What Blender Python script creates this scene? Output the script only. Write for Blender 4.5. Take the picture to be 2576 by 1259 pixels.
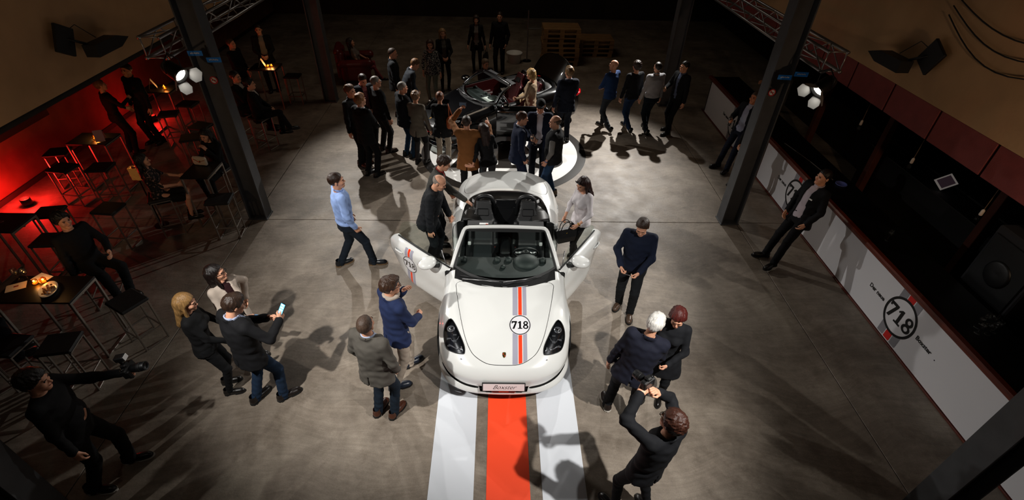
import bpy, math, random
import numpy as np
from mathutils import Vector, Matrix
from mathutils.bvhtree import BVHTree
for o in list(bpy.data.objects): bpy.data.objects.remove(o)
SC = bpy.context.scene
COL = SC.collection
rng = random.Random(7)
pi = math.pi

# ------------------------------------------------------------------ camera
cam_d = bpy.data.cameras.new('camera'); CAM = bpy.data.objects.new('camera', cam_d); COL.objects.link(CAM)
cam_d.sensor_width = 36.0; cam_d.sensor_fit = 'HORIZONTAL'; cam_d.lens = 1255.3 / 2576 * 36
cam_d.clip_start = 0.05; cam_d.clip_end = 200
def cam_axes(pitch, yaw, roll):
    cp, sp = math.cos(pitch), math.sin(pitch)
    f = Vector((math.sin(yaw)*cp, math.cos(yaw)*cp, -sp)); r = Vector((math.cos(yaw), -math.sin(yaw), 0)); u = r.cross(f)
    c, s = math.cos(roll), math.sin(roll)
    return r*c + u*s, u*c - r*s, f
_r, _u, _f = cam_axes(0.67128, 0.036704, 0.028917)
CAM.matrix_world = Matrix(((_r.x, _u.x, -_f.x, 0), (_r.y, _u.y, -_f.y, 0), (_r.z, _u.z, -_f.z, 5.518), (0, 0, 0, 1)))
SC.camera = CAM

# ------------------------------------------------------------------ world, exposure
W = bpy.data.worlds.new('dark_hall'); SC.world = W; W.use_nodes = True
W.node_tree.nodes['Background'].inputs[0].default_value = (0.9, 0.75, 0.65, 1)
W.node_tree.nodes['Background'].inputs[1].default_value = 0.0
SC.view_settings.view_transform = 'Standard'; SC.view_settings.look = 'None'
SC.view_settings.exposure = -0.06; SC.view_settings.gamma = 1.0; SC.view_settings.use_curve_mapping = False

# ------------------------------------------------------------------ stage lights (their housings are built further down)
def aim(o, tgt):
    d = Vector(tgt) - o.location
    o.rotation_euler = d.to_track_quat('-Z', 'Y').to_euler()
def spot(name, loc, tgt, power, size, blend, rad, col=(1, .97, .92)):
    l = bpy.data.lights.new(name, 'SPOT'); l.energy = power; l.spot_size = math.radians(size); l.spot_blend = blend
    l.shadow_soft_size = rad; l.color = col
    o = bpy.data.objects.new(name, l); COL.objects.link(o); o.location = loc; aim(o, tgt); return o
LAMPS = [  # housing position, aim, watts, cone, blend, radius
    ((-3.4, 1.9, 5.0), (-1.5, 5.3, 0.2), 1300, 62, 1.0, .045),
    ((3.0, 1.7, 5.0), (0.8, 4.0, 0.2), 1250, 60, 1.0, .045),
    ((-4.42, 7.05, 2.98), (0.9, 5.0, 0.2), 330, 66, 1.0, .06),
    ((4.6, 7.0, 2.92), (0.5, 5.6, 0.0), 360, 66, 1.0, .06),
    ((-4.3, 13.2, 4.6), (-0.9, 9.3, 0.0), 1500, 76, .9, .05),
    ((4.0, 14.6, 4.7), (1.1, 9.8, 0.0), 3000, 68, 1.0, .05),
]
for i, (lo, tg, pw, sz, bl, rd) in enumerate(LAMPS):
    d = (Vector(tg) - Vector(lo)).normalized()
    spot('stage_light', Vector(lo) + d * .06, tg, pw, sz, bl, rd)
# red LED floor washers at the left wall, two warm spots added to brighten the gallery fronts, without fixtures
RED = [(-9.05, 8.25, .12), (-8.75, 12.15, .12)]
for k, (x, y, z) in enumerate(RED):
    l = bpy.data.lights.new('red_wash_light', 'POINT'); l.energy = (60, 20)[k]; l.color = (1, .02, .015); l.shadow_soft_size = .06
    o = bpy.data.objects.new('red_wash_light', l); COL.objects.link(o); o.location = (x, y, z + .12)
for sx in (-1, 1):
    spot('added_wall_wash', (sx * 5.3, 2.0, 3.6), (sx * 6.5, 6.6, 2.5), 120 if sx < 0 else 150, 70, .9, .08, (1, .68, .42))

# dim fill added to lift the dark far end, no fixture there
l = bpy.data.lights.new('hall_fill', 'AREA'); l.energy = 45; l.size = 3.0; l.color = (1, .82, .62); o = bpy.data.objects.new('hall_fill', l); COL.objects.link(o); o.location = (-.5, 15.2, 7.2)

# ------------------------------------------------------------------ helpers
def lin(c):
    if isinstance(c, str):
        c = c.lstrip('#'); c = [int(c[i:i+2], 16) / 255 for i in (0, 2, 4)]
        c = [x / 12.92 if x <= .04045 else ((x + .055) / 1.055) ** 2.4 for x in c]
    return (c[0], c[1], c[2], 1.0)
_M = {}
def mat(name, col, rough=.6, metal=0.0, coat=0.0, emit=None, es=0.0, bump=0.0, bscale=60.0, var=0.0, vscale=8.0, spec=.5, sheen=0.0, stretch=None):
    if name in _M: return _M[name]
    m = bpy.data.materials.new(name); m.use_nodes = True; nt = m.node_tree; b = nt.nodes['Principled BSDF']
    c = lin(col); b.inputs['Base Color'].default_value = c; b.inputs['Roughness'].default_value = rough; b.inputs['Metallic'].default_value = metal
    b.inputs['Coat Weight'].default_value = coat; b.inputs['Coat Roughness'].default_value = .03; b.inputs['Specular IOR Level'].default_value = spec
    if sheen: b.inputs['Sheen Weight'].default_value = sheen; b.inputs['Sheen Roughness'].default_value = .5
    if emit: b.inputs['Emission Color'].default_value = lin(emit); b.inputs['Emission Strength'].default_value = es
    if bump or var:
        tc = nt.nodes.new('ShaderNodeTexCoord'); src = tc.outputs['Object']
        if stretch:
            mp = nt.nodes.new('ShaderNodeMapping'); mp.inputs['Scale'].default_value = stretch; nt.links.new(src, mp.inputs[0]); src = mp.outputs[0]
    if bump:
        n = nt.nodes.new('ShaderNodeTexNoise'); n.inputs['Scale'].default_value = bscale; n.inputs['Detail'].default_value = 4; nt.links.new(src, n.inputs['Vector'])
        bp = nt.nodes.new('ShaderNodeBump'); bp.inputs['Strength'].default_value = bump; bp.inputs['Distance'].default_value = .01
        nt.links.new(n.outputs[0], bp.inputs['Height']); nt.links.new(bp.outputs[0], b.inputs['Normal'])
    if var:
        n2 = nt.nodes.new('ShaderNodeTexNoise'); n2.inputs['Scale'].default_value = vscale; n2.inputs['Detail'].default_value = 5; nt.links.new(src, n2.inputs['Vector'])
        r = nt.nodes.new('ShaderNodeValToRGB'); r.color_ramp.elements[0].position = .3; r.color_ramp.elements[1].position = .7
        r.color_ramp.elements[0].color = (c[0]*(1-var), c[1]*(1-var), c[2]*(1-var), 1); r.color_ramp.elements[1].color = (min(1, c[0]*(1+var)), min(1, c[1]*(1+var)), min(1, c[2]*(1+var)), 1)
        nt.links.new(n2.outputs[0], r.inputs[0]); nt.links.new(r.outputs[0], b.inputs['Base Color'])
    _M[name] = m; return m
def glassmat(name, tint, gloss=.02, refl=.05):
    if name in _M: return _M[name]
    m = bpy.data.materials.new(name); m.use_nodes = True; nt = m.node_tree; nt.nodes.clear()
    out = nt.nodes.new('ShaderNodeOutputMaterial'); mx = nt.nodes.new('ShaderNodeMixShader'); lw = nt.nodes.new('ShaderNodeLayerWeight'); lw.inputs[0].default_value = .5
    pw = nt.nodes.new('ShaderNodeMath'); pw.operation = 'POWER'; pw.inputs[1].default_value = 4.0; ma = nt.nodes.new('ShaderNodeMath'); ma.operation = 'MULTIPLY_ADD'; ma.inputs[1].default_value = .8; ma.inputs[2].default_value = refl
    t = nt.nodes.new('ShaderNodeBsdfTransparent'); t.inputs[0].default_value = (*tint, 1); g = nt.nodes.new('ShaderNodeBsdfGlossy'); g.inputs['Roughness'].default_value = gloss
    nt.links.new(lw.outputs['Facing'], pw.inputs[0]); nt.links.new(pw.outputs[0], ma.inputs[0]); nt.links.new(ma.outputs[0], mx.inputs[0])
    nt.links.new(t.outputs[0], mx.inputs[1]); nt.links.new(g.outputs[0], mx.inputs[2]); nt.links.new(mx.outputs[0], out.inputs[0])
    _M[name] = m; return m

def mesh_data(name, V, F, smooth=True, mi=None):
    V = np.asarray(V, dtype=np.float32); me = bpy.data.meshes.new(name)
    if isinstance(F, np.ndarray) and F.ndim == 2:
        n, k = F.shape; tot = np.full(n, k, np.int32); flat = F.astype(np.int32).ravel()
    else:
        tot = np.array([len(f) for f in F], np.int32); flat = np.array([i for f in F for i in f], np.int32); n = len(tot)
    me.vertices.add(len(V)); me.vertices.foreach_set('co', V.ravel()); me.loops.add(len(flat)); me.loops.foreach_set('vertex_index', flat)
    me.polygons.add(n); st = np.concatenate([[0], np.cumsum(tot)[:-1]]).astype(np.int32) if n else np.zeros(0, np.int32)
    me.polygons.foreach_set('loop_start', st); me.polygons.foreach_set('loop_total', tot)
    if mi is not None: me.polygons.foreach_set('material_index', np.asarray(mi, np.int32))
    me.update(calc_edges=True); me.validate()
    if smooth: me.shade_smooth()
    else: me.shade_flat()
    return me
def mk(name, V, F, m, parent=None, smooth=True, mi=None, solid=0.0):
    me = mesh_data(name, V, F, smooth, mi)
    for x in (m if isinstance(m, (list, tuple)) else [m]): me.materials.append(x)
    o = bpy.data.objects.new(name, me); COL.objects.link(o)
    if parent is not None: o.parent = parent
    if solid:
        s = o.modifiers.new('thickness', 'SOLIDIFY'); s.thickness = solid; s.offset = -1
    return o
def empty(name, loc=(0, 0, 0), rz=0.0, parent=None):
    o = bpy.data.objects.new(name, None); COL.objects.link(o); o.location = loc; o.rotation_euler = (0, 0, rz); o.empty_display_size = .1
    if parent is not None: o.parent = parent
    return o
def tag(o, label, cat, group=None):
    o['label'] = label; o['category'] = cat
    if group: o['group'] = group
    return o
def structure(o, label=None):
    o['kind'] = 'structure'
    if label: o['label'] = label
    return o
def copy_tree(o, parent=None):
    c = o.copy(); COL.objects.link(c); c.parent = parent
    for ch in list(o.children): copy_tree(ch, c)
    return c

class MB:
    """collects shapes into one mesh"""
    def __init__(s): s.V = []; s.F = []
    def add(s, V, F):
        n = len(s.V); s.V += [tuple(v) for v in V]; s.F += [tuple(i + n for i in f) for f in F]; return s
    def box(s, c, d, R=None, bev=0.0):
        hx, hy, hz = d[0]/2, d[1]/2, d[2]/2; b = min(bev, hx*.9, hy*.9, hz*.9)
        if b <= 0:
            V = [(x, y, z) for x in (-hx, hx) for y in (-hy, hy) for z in (-hz, hz)]
            F = [(0,1,3,2),(4,6,7,5),(0,4,5,1),(2,3,7,6),(0,2,6,4),(1,5,7,3)]
        else:
            V = []; idx = {}
            for sx in (-1, 1):
                for sy in (-1, 1):
                    for sz in (-1, 1):
                        for a in range(3):
                            p = [sx*(hx-b), sy*(hy-b), sz*(hz-b)]; p[a] = (sx*hx, sy*hy, sz*hz)[a]
                            idx[sx, sy, sz, a] = len(V); V.append(tuple(p))
            F = []
            for a in range(3):
                o1, o2 = [k for k in range(3) if k != a]
                for sg in (-1, 1):
                    q = []
                    for s1, s2 in ((-1,-1),(1,-1),(1,1),(-1,1)):
                        k = [0,0,0]; k[a] = sg; k[o1] = s1; k[o2] = s2; q.append(idx[k[0],k[1],k[2],a])
                    F.append(q if (sg > 0) == (a != 1) else q[::-1])
            for a in range(3):
                o1, o2 = [k for k in range(3) if k != a]
                for s1 in (-1, 1):
                    for s2 in (-1, 1):
                        def K(sa, f):
                            k = [0,0,0]; k[a] = sa; k[o1] = s1; k[o2] = s2; return idx[k[0],k[1],k[2],f]
                        F.append([K(-1,o1), K(1,o1), K(1,o2), K(-1,o2)])
            for sx in (-1, 1):
                for sy in (-1, 1):
                    for sz in (-1, 1): F.append([idx[sx,sy,sz,a] for a in range(3)])
        if R is not None: V = [tuple(R @ Vector(v)) for v in V]
        V = [(v[0]+c[0], v[1]+c[1], v[2]+c[2]) for v in V]
        return s.add(V, F)
    def tube(s, pts, r, n=8, cap=True, rs=None):
        pts = [Vector(p) for p in pts]; V = []; F = []; prev = None
        for i, p in enumerate(pts):
            d = (pts[min(i+1, len(pts)-1)] - pts[max(i-1, 0)]).normalized()
            if prev is None:
                a = Vector((0,0,1)) if abs(d.z) < .9 else Vector((1,0,0)); x = d.cross(a).normalized()
            else: x = (prev - d * prev.dot(d)).normalized()
            prev = x; y = d.cross(x); rr = rs[i] if rs else r
            for k in range(n):
                an = 2*pi*k/n; V.append(p + x*math.cos(an)*rr + y*math.sin(an)*rr)
        for i in range(len(pts)-1):
            for k in range(n): F.append((i*n+k, i*n+(k+1)%n, (i+1)*n+(k+1)%n, (i+1)*n+k))
        if cap: F.append(tuple(range(n))[::-1]); F.append(tuple((len(pts)-1)*n+k for k in range(n)))
        return s.add(V, F)
    def lathe(s, prof, n=24, c=(0,0,0), axis='z', R=None):
        V = []; F = []
        for r, h in prof:
            for k in range(n):
                a = 2*pi*k/n; p = (r*math.cos(a), r*math.sin(a), h)
                if axis == 'x': p = (p[2], p[0], p[1])
                if axis == 'y': p = (p[1], p[2], p[0])
                if R is not None: p = tuple(R @ Vector(p))
                V.append((p[0]+c[0], p[1]+c[1], p[2]+c[2]))
        for i in range(len(prof)-1):
            for k in range(n): F.append((i*n+k, i*n+(k+1)%n, (i+1)*n+(k+1)%n, (i+1)*n+k))
        if prof[0][0] > 1e-6 and abs(prof[0][0]-prof[-1][0]) < 1e-6:
            m_ = len(prof)-1; F += [(m_*n+k, m_*n+(k+1)%n, (k+1)%n, k) for k in range(n)]; return s.add(V, F)
        if prof[0][0] > 1e-6: F.append(tuple(range(n))[::-1])
        if prof[-1][0] > 1e-6: F.append(tuple((len(prof)-1)*n+k for k in range(n)))
        return s.add(V, F)
    def prism(s, poly, z0, z1):
        n = len(poly); V = [(x, y, z0) for x, y in poly] + [(x, y, z1) for x, y in poly]
        F = [tuple(range(n))[::-1], tuple(range(n, 2*n))] + [(i, (i+1)%n, n+(i+1)%n, n+i) for i in range(n)]
        return s.add(V, F)
    def build(s, name, m, parent=None, smooth=False):
        return mk(name, s.V, s.F, m, parent, smooth)
def box(name, c, d, m, parent=None, bev=.004, R=None): return MB().box(c, d, R, bev).build(name, m, parent)

# --- implicit surfaces
def grid_pts(lo, hi, h):
    ax = [np.arange(lo[i], hi[i] + h, h) for i in range(3)]
    X, Y, Z = np.meshgrid(*ax, indexing='ij'); return np.stack([X, Y, Z], -1), ax
def surf_nets(F, ax, h):
    """naive surface nets; F<0 inside"""
    ins = F < 0; nx, ny, nz = F.shape
    c = np.zeros((nx-1, ny-1, nz-1), np.int8)
    for i in (0, 1):
        for j in (0, 1):
            for k in (0, 1): c += ins[i:nx-1+i, j:ny-1+j, k:nz-1+k]
    act = (c > 0) & (c < 8); ids = np.full(act.shape, -1, np.int64); I = np.argwhere(act); ids[act] = np.arange(len(I))
    if len(I) == 0: return np.zeros((0, 3)), np.zeros((0, 4), int)
    P = np.zeros((len(I), 3)); N = np.zeros(len(I)); cs = [(i, j, k) for i in (0, 1) for j in (0, 1) for k in (0, 1)]
    for a in cs:
        for ax_i in range(3):
            if a[ax_i]: continue
            b = list(a); b[ax_i] = 1
            fa = F[I[:,0]+a[0], I[:,1]+a[1], I[:,2]+a[2]]; fb = F[I[:,0]+b[0], I[:,1]+b[1], I[:,2]+b[2]]
            m = (fa < 0) != (fb < 0); t = np.where(m, fa / np.where(m, fa - fb, 1), 0)
            q = np.array(a, float)[None].repeat(len(I), 0); q[:, ax_i] = t
            P[m] += q[m]; N[m] += 1
    V = (I + P / N[:, None]) * h + np.array([ax[0][0], ax[1][0], ax[2][0]])
    Q = []
    for d in range(3):
        e1, e2 = (d + 1) % 3, (d + 2) % 3
        sl0 = [slice(None)]*3; sl1 = [slice(None)]*3; sl0[d] = slice(0, -1); sl1[d] = slice(1, None)
        s0 = ins[tuple(sl0)]; s1 = ins[tuple(sl1)]; E = np.argwhere(s0 != s1); f = s0[tuple(E.T)]
        ok = (E[:, e1] > 0) & (E[:, e2] > 0) & (E[:, e1] < F.shape[e1]-1) & (E[:, e2] < F.shape[e2]-1); E = E[ok]; f = f[ok]
        def at(a, b):
            G = E.copy(); G[:, e1] += a; G[:, e2] += b; return ids[G[:,0], G[:,1], G[:,2]]
        q = np.stack([at(-1,-1), at(0,-1), at(0,0), at(-1,0)], 1); q[~f] = q[~f][:, ::-1]; Q.append(q)
    return V, np.concatenate(Q)
def sdf_mesh(fn, lo, hi, h):
    P, ax = grid_pts(lo, hi, h); return surf_nets(fn(P), ax, h)
def rc(P, a, b, r1, r2):
    a = np.asarray(a, float); b = np.asarray(b, float); d = b - a; L = max(float(d @ d), 1e-9)
    t = np.clip(((P - a) @ d) / L, 0, 1); return np.linalg.norm(P - a - t[..., None]*d, axis=-1) - (r1 + (r2 - r1)*t)
def ell(P, c, r):
    r = np.asarray(r, float); q = (P - np.asarray(c, float)) / r; k = np.linalg.norm(q, axis=-1); g = np.linalg.norm(q / r, axis=-1) + 1e-9
    return k * (k - 1) / g
def rbox(P, c, hs, r):
    q = np.abs(P - np.asarray(c, float)) - (np.asarray(hs, float) - r)
    return np.linalg.norm(np.maximum(q, 0), axis=-1) + np.minimum(q.max(-1), 0) - r
def smin(a, b, k):
    h = np.clip(.5 + .5*(b - a)/k, 0, 1); return b*(1-h) + a*h - k*h*(1-h)
def wob(P, f, s=0.0):
    x, y, z = P[..., 0]*f + s, P[..., 1]*f + 1.7*s, P[..., 2]*f - s
    return np.sin(x + 1.3*np.sin(y*.9 + z*.5)) * np.sin(z*1.1 + 1.1*np.sin(x*.8)) * .6 + .4*np.sin(2.1*z + 1.7*y + 1.3*np.sin(1.9*x))

# --- clip a triangle mesh by a scalar field (keep phi <= 0)
def weld(V, T):
    k = np.round(V, 6); u, inv = np.unique(k, axis=0, return_inverse=True); inv = inv.ravel(); T = inv[T]
    ok = (T[:,0] != T[:,1]) & (T[:,1] != T[:,2]) & (T[:,0] != T[:,2]); return u, T[ok]
def clip(V, T, phi):
    V = np.asarray(V, float); phi = np.where(np.abs(phi) < 1e-7, -1e-7, phi); ins = phi[T] < 0; n = ins.sum(1)
    out = [V[T[n == 3]].reshape(-1, 3, 3)]
    def X(a, b):
        pa, pb = phi[a], phi[b]; t = (pa / (pa - pb))[:, None]; return V[a] + t * (V[b] - V[a])
    for cnt in (1, 2):
        S = T[n == cnt]; I = ins[n == cnt]
        if len(S) == 0: continue
        k = np.argmax(I if cnt == 1 else ~I, 1); r = np.arange(len(S)); a, b, c = S[r, k], S[r, (k+1) % 3], S[r, (k+2) % 3]
        ab, ac = X(a, b), X(a, c)
        if cnt == 1: out.append(np.stack([V[a], ab, ac], 1))
        else: out += [np.stack([ab, V[b], V[c]], 1), np.stack([ab, V[c], ac], 1)]
    A = np.concatenate(out); 
    if len(A) == 0: return np.zeros((0, 3)), np.zeros((0, 3), int)
    return weld(A.reshape(-1, 3), np.arange(len(A)*3).reshape(-1, 3))
def poly_sdf(P, poly):
    """signed distance of 2d points to a closed polygon, negative inside"""
    poly = np.asarray(poly, float); d = np.full(P.shape[:-1], 1e9); ins = np.zeros(P.shape[:-1], bool); n = len(poly)
    for i in range(n):
        a, b = poly[i], poly[(i+1) % n]; e = b - a; w = P - a
        t = np.clip((w @ e) / max(e @ e, 1e-12), 0, 1); d = np.minimum(d, ((w - t[..., None]*e)**2).sum(-1))
        if abs(b[1] - a[1]) > 1e-12:
            c = (a[1] > P[..., 1]) != (b[1] > P[..., 1]); xi = a[0] + (P[..., 1] - a[1]) / (b[1] - a[1]) * e[0]; ins ^= c & (P[..., 0] < xi)
    return np.where(ins, -1, 1) * np.sqrt(d)
def spline2(pts, n=8, closed=True):
    pts = np.asarray(pts, float); out = []; m = len(pts)
    for i in range(m if closed else m - 1):
        g = (lambda k: pts[k % m]) if closed else (lambda k: pts[min(max(k, 0), m-1)])
        p0, p1, p2, p3 = g(i-1), g(i), g(i+1), g(i+2)
        for t in np.linspace(0, 1, n, endpoint=False): out.append(.5*((2*p1) + (p2-p0)*t + (2*p0-5*p1+4*p2-p3)*t*t + (3*p1-p0-3*p2+p3)*t**3))
    if not closed: out.append(pts[-1])
    return np.array(out)
def shape2d(phi, lo, hi, n=60):
    """triangles of a flat shape given by a 2d field"""
    h = max(hi[0]-lo[0], hi[1]-lo[1]) / n; xs = np.arange(lo[0]-h, hi[0]+2*h, h); ys = np.arange(lo[1]-h, hi[1]+2*h, h)
    X, Y = np.meshgrid(xs, ys, indexing='ij'); P = np.stack([X.ravel(), Y.ravel(), 0*X.ravel()], 1); a, b = X.shape
    I = np.arange(a*b).reshape(a, b); q = np.stack([I[:-1,:-1], I[1:,:-1], I[1:,1:], I[:-1,1:]], -1).reshape(-1, 4)
    T = np.concatenate([q[:, [0,1,2]], q[:, [0,2,3]]]); V, T = clip(P, T, phi(P[:, :2])); return V[:, :2], T
D7 = [(0,1),(.64,1),(.64,.86),(.33,0),(.10,0),(.42,.81),(.13,.81),(.13,.70),(0,.70)]
D1 = [(.0,.80),(.22,1),(.38,1),(.38,.12),(.54,.12),(.54,0),(0,0),(0,.12),(.16,.12),(.16,.79),(.05,.70)]
def digits718(P, cx, cy, h):
    """field of the number 7 1 8 centred on cx, cy"""
    q = (P - np.array([cx, cy])) / h + np.array([1.0, .5])
    d = np.minimum(poly_sdf(q, D7), poly_sdf(q - np.array([.74, 0]), D1))
    e = lambda x, y, rx, ry: (np.sqrt(((q[..., 0]-x)/rx)**2 + ((q[..., 1]-y)/ry)**2) - 1) * min(rx, ry)
    o = np.minimum(e(1.68, .265, .32, .275), e(1.68, .735, .28, .275)); hl = np.minimum(e(1.68, .26, .15, .135), e(1.68, .745, .12, .125))
    return np.minimum(d, np.maximum(o, -hl)) * h
def text_mesh(s, size, bold=0.0, shear=0.0, align='CENTER'):
    c = bpy.data.curves.new('lettering', 'FONT'); c.body = s; c.size = size; c.offset = bold; c.shear = shear; c.align_x = align; c.align_y = 'CENTER'; c.resolution_u = 3
    o = bpy.data.objects.new('lettering', c); COL.objects.link(o); bpy.context.view_layer.update()
    me = o.evaluated_get(bpy.context.evaluated_depsgraph_get()).to_mesh(); V = [tuple(v.co) for v in me.vertices]; F = [tuple(p.vertices) for p in me.polygons]
    o.to_mesh_clear(); bpy.data.objects.remove(o); bpy.data.curves.remove(c); return np.array(V), F
# ================================================================== the hall
def concrete():
    m = bpy.data.materials.new('worn_concrete'); m.use_nodes = True; nt = m.node_tree; b = nt.nodes['Principled BSDF']; N = nt.nodes.new; L = nt.links.new
    g = N('ShaderNodeNewGeometry'); pos = g.outputs['Position']
    def noise(scale, det, vec, rough=.55):
        n = N('ShaderNodeTexNoise'); n.inputs['Scale'].default_value = scale; n.inputs['Detail'].default_value = det; n.inputs['Roughness'].default_value = rough; L(vec, n.inputs['Vector']); return n.outputs[0]
    def mapping(sc, rot=0):
        mp = N('ShaderNodeMapping'); mp.inputs['Scale'].default_value = sc; mp.inputs['Rotation'].default_value = (0, 0, rot); L(pos, mp.inputs[0]); return mp.outputs[0]
    def ramp(fac, a, b_, ca, cb):
        r = N('ShaderNodeValToRGB'); r.color_ramp.elements[0].position = a; r.color_ramp.elements[1].position = b_; r.color_ramp.elements[0].color = ca; r.color_ramp.elements[1].color = cb; L(fac, r.inputs[0]); return r.outputs[0]
    def mix(kind, fac, a, b_):
        x = N('ShaderNodeMix'); x.data_type = 'RGBA'; x.blend_type = kind; x.inputs['Factor'].default_value = fac; L(a, x.inputs['A']); L(b_, x.inputs['B']); return x.outputs['Result']
    base = ramp(noise(.8, 7, pos, .66), .34, .68, (.235, .189, .146, 1), (.46, .392, .318, 1))
    blot = ramp(noise(2.6, 6, pos, .7), .35, .68, (.72, .71, .70, 1), (1, 1, 1, 1))
    wv = N('ShaderNodeTexNoise'); wv.inputs['Scale'].default_value = .45; L(pos, wv.inputs['Vector']); wa = N('ShaderNodeVectorMath'); wa.operation = 'MULTIPLY_ADD'; wa.inputs[1].default_value = (1.6, 1.6, 0); L(wv.outputs['Color'], wa.inputs[0]); L(pos, wa.inputs[2])
    wm = N('ShaderNodeMapping'); wm.inputs['Scale'].default_value = (1.3, 20, 1); wm.inputs['Rotation'].default_value = (0, 0, -.75); L(wa.outputs[0], wm.inputs[0])
    st1 = ramp(noise(1, 6, wm.outputs[0], .7), .35, .65, (.78, .77, .76, 1), (1, 1, 1, 1))
    st2 = ramp(noise(7, 6, pos, .75), .38, .66, (.84, .83, .82, 1), (1, 1, 1, 1))
    spk = ramp(noise(85, 3, pos), .40, .62, (.86, .86, .86, 1), (1, 1, 1, 1))
    dirt = ramp(noise(1.1, 8, mapping((1, 1, 1), .4), .75), .52, .60, (1, 1, 1, 1), (.78, .76, .74, 1))
    c = mix('MULTIPLY', 1, base, blot)
    for s in (st1, st2, spk, dirt): c = mix('MULTIPLY', 1, c, s)
    L(c, b.inputs['Base Color'])
    rr = N('ShaderNodeMapRange'); rr.inputs['To Min'].default_value = .42; rr.inputs['To Max'].default_value = .75; L(noise(3.5, 5, pos), rr.inputs[0]); L(rr.outputs[0], b.inputs['Roughness'])
    bp = N('ShaderNodeBump'); bp.inputs['Strength'].default_value = .25; bp.inputs['Distance'].default_value = .01; L(noise(30, 5, pos), bp.inputs['Height']); L(bp.outputs[0], b.inputs['Normal'])
    return m
M_conc = concrete()
M_joint = mat('joint_dirt', '#15110e', .95)
M_beige = mat('beige_plaster', '#b3906a', .9, bump=.3, bscale=9, var=.14, vscale=1.3)
M_redwall = mat('rough_plaster', '#6b4636', .95, bump=.5, bscale=14, var=.25, vscale=2.2)
M_dark = mat('dark_paint', '#171210', .8, var=.2, vscale=3)
M_frieze = mat('oxblood_panel', '#7c3634', .75, var=.15, vscale=4, bump=.2)
M_steel = mat('black_steel', '#47484b', .6, var=.15, vscale=5)
M_alu = mat('aluminium', '#9a9a9c', .35, metal=.9)
M_tubesteel = mat('brushed_steel', '#9c948c', .38, metal=.85)
M_blackm = mat('black_metal', '#101113', .45, metal=.3)
M_blackp = mat('black_plastic', '#0c0c0d', .5)

FL = structure(box('floor', (0, 9, -.06), (21, 28, .08), M_joint, bev=0), 'concrete slab floor with dark joints')
XS = [-10.5, -4.62, 4.62, 10.5]; YS = [-4.5, 2.2, 7.83, 13.45, 23]
for i in range(3):
    for j in range(4):
        g = .006; box('slab', ((XS[i]+XS[i+1])/2, (YS[j]+YS[j+1])/2, -.01), (XS[i+1]-XS[i]-2*g, YS[j+1]-YS[j]-2*g, .02), M_conc, FL, bev=.003)
structure(box('wall_left', (-9.62, 9, 1.6), (.2, 28, 3.2), M_redwall, bev=0))
structure(box('baseboard_left', (-9.50, 9, .05), (.04, 28, .10), M_dark, bev=.004))
structure(box('wall_right', (9.62, 9, 1.6), (.2, 28, 3.2), M_dark, bev=0))
structure(box('wall_back', (0, 23.1, 3.6), (21, .2, 7.4), M_dark, bev=0))
structure(box('wall_front', (0, -4.6, 3.6), (21, .2, 7.4), M_dark, bev=0))
structure(box('ceiling', (0, 9, 7.35), (21, 28, .1), M_dark, bev=0))
# galleries along both sides: plastered front with an edge beam and the underside of their floor
for sx, sd, z0, zb in ((-1, 'left', 2.57, 2.46), (1, 'right', 2.71, 2.23)):
    structure(box('wall_gallery_' + sd, (sx*6.6, 9, (z0+7.3)/2), (.2, 28, 7.3-z0), M_beige, bev=0), 'beige plaster gallery front above the side aisle')
    structure(box('ceiling_gallery_' + sd, (sx*8.2, 9, 2.76), (2.98, 28, .1), M_dark, bev=0))
    fr = structure(box('trim_gallery_' + sd, (sx*6.62, 9, (z0+zb)/2), (.10, 28, z0-zb), M_dark, bev=0))
    if sx > 0:
        y = 2.55
        while y < 22:
            box('panel', (6.545, y+.54, (z0+zb)/2), (.05, 1.05, z0-zb-.01), M_frieze, fr, bev=.006); y += 1.09
# dark timber rail sections on the left wall below the gallery
for k, (y0, y1, z) in enumerate(((6.2, 10.2, 1.09), (10.9, 12.0, 1.2))):
    structure(box('trim_%d' % (k+1), (-9.49, (y0+y1)/2, z), (.06, y1-y0, .2), M_dark))

def column(x, y, label):
    e = tag(empty('steel_column', (x, y, 0)), label, 'column')
    for sx in (-1, 1): box('flange', (sx*.155, 0, 3.6), (.022, .26, 7.2), M_steel, e, bev=.002)
    box('web', (0, .0, 3.6), (.288, .02, 7.2), M_steel, e, bev=0)
    mb = MB()
    mb.box((0, 0, .01), (.36, .30, .02), bev=.003)
    mb.build('base_plate', M_steel, e); return e
colL = column(-4.52, 7.95, 'black steel column beside the bar stool with the empty seat')
colR = column(4.47, 7.9, 'black steel column at the bar counter between the leaning men')
column(-4.66, 13.6, 'black steel column near the red leather armchair')
column(4.7, 13.65, 'black steel column behind the man in the white shirt')
column(-4.58, 2.38, 'black steel column beside the photographer in the dark')
column(4.57, 2.34, 'black steel column in front of the near end of the bar')
# blue name tags and a round no-smoking sign on the two middle columns
M_blue = mat('blue_tag', '#0a73c0', .5, emit='#0a73c0', es=.02); M_white = mat('white_plastic', '#d8d8d6', .5); M_redp = mat('sign_red', '#b3161a', .5)
def small_tag(x, y, z, rz, label):
    e = tag(empty('blue_tag', (x, y, z), rz), label, 'sign'); box('plate', (0, 0, 0), (.2, .012, .07), M_blue, e, bev=.002)
    mb = MB()
    for i, (a, w) in enumerate(((-.055, .016), (-.035, .012), (-.018, .012), (.0, .014), (.018, .012), (.036, .014), (.055, .012))): mb.box((a, -.008, .002 + .004*(i % 2)), (w, .003, .018))
    mb.build('lettering', M_white, e)
for (x, z, cx, lb) in ((-4.42, 3.14, colL, 'blue tag clipped to the truss beside the left spotlight'), (4.62, 2.98, colR, 'blue tag clipped to the truss beside the right spotlight')):
    small_tag(x, 7.55, z, .1 if x < 0 else -.1, lb)
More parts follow.
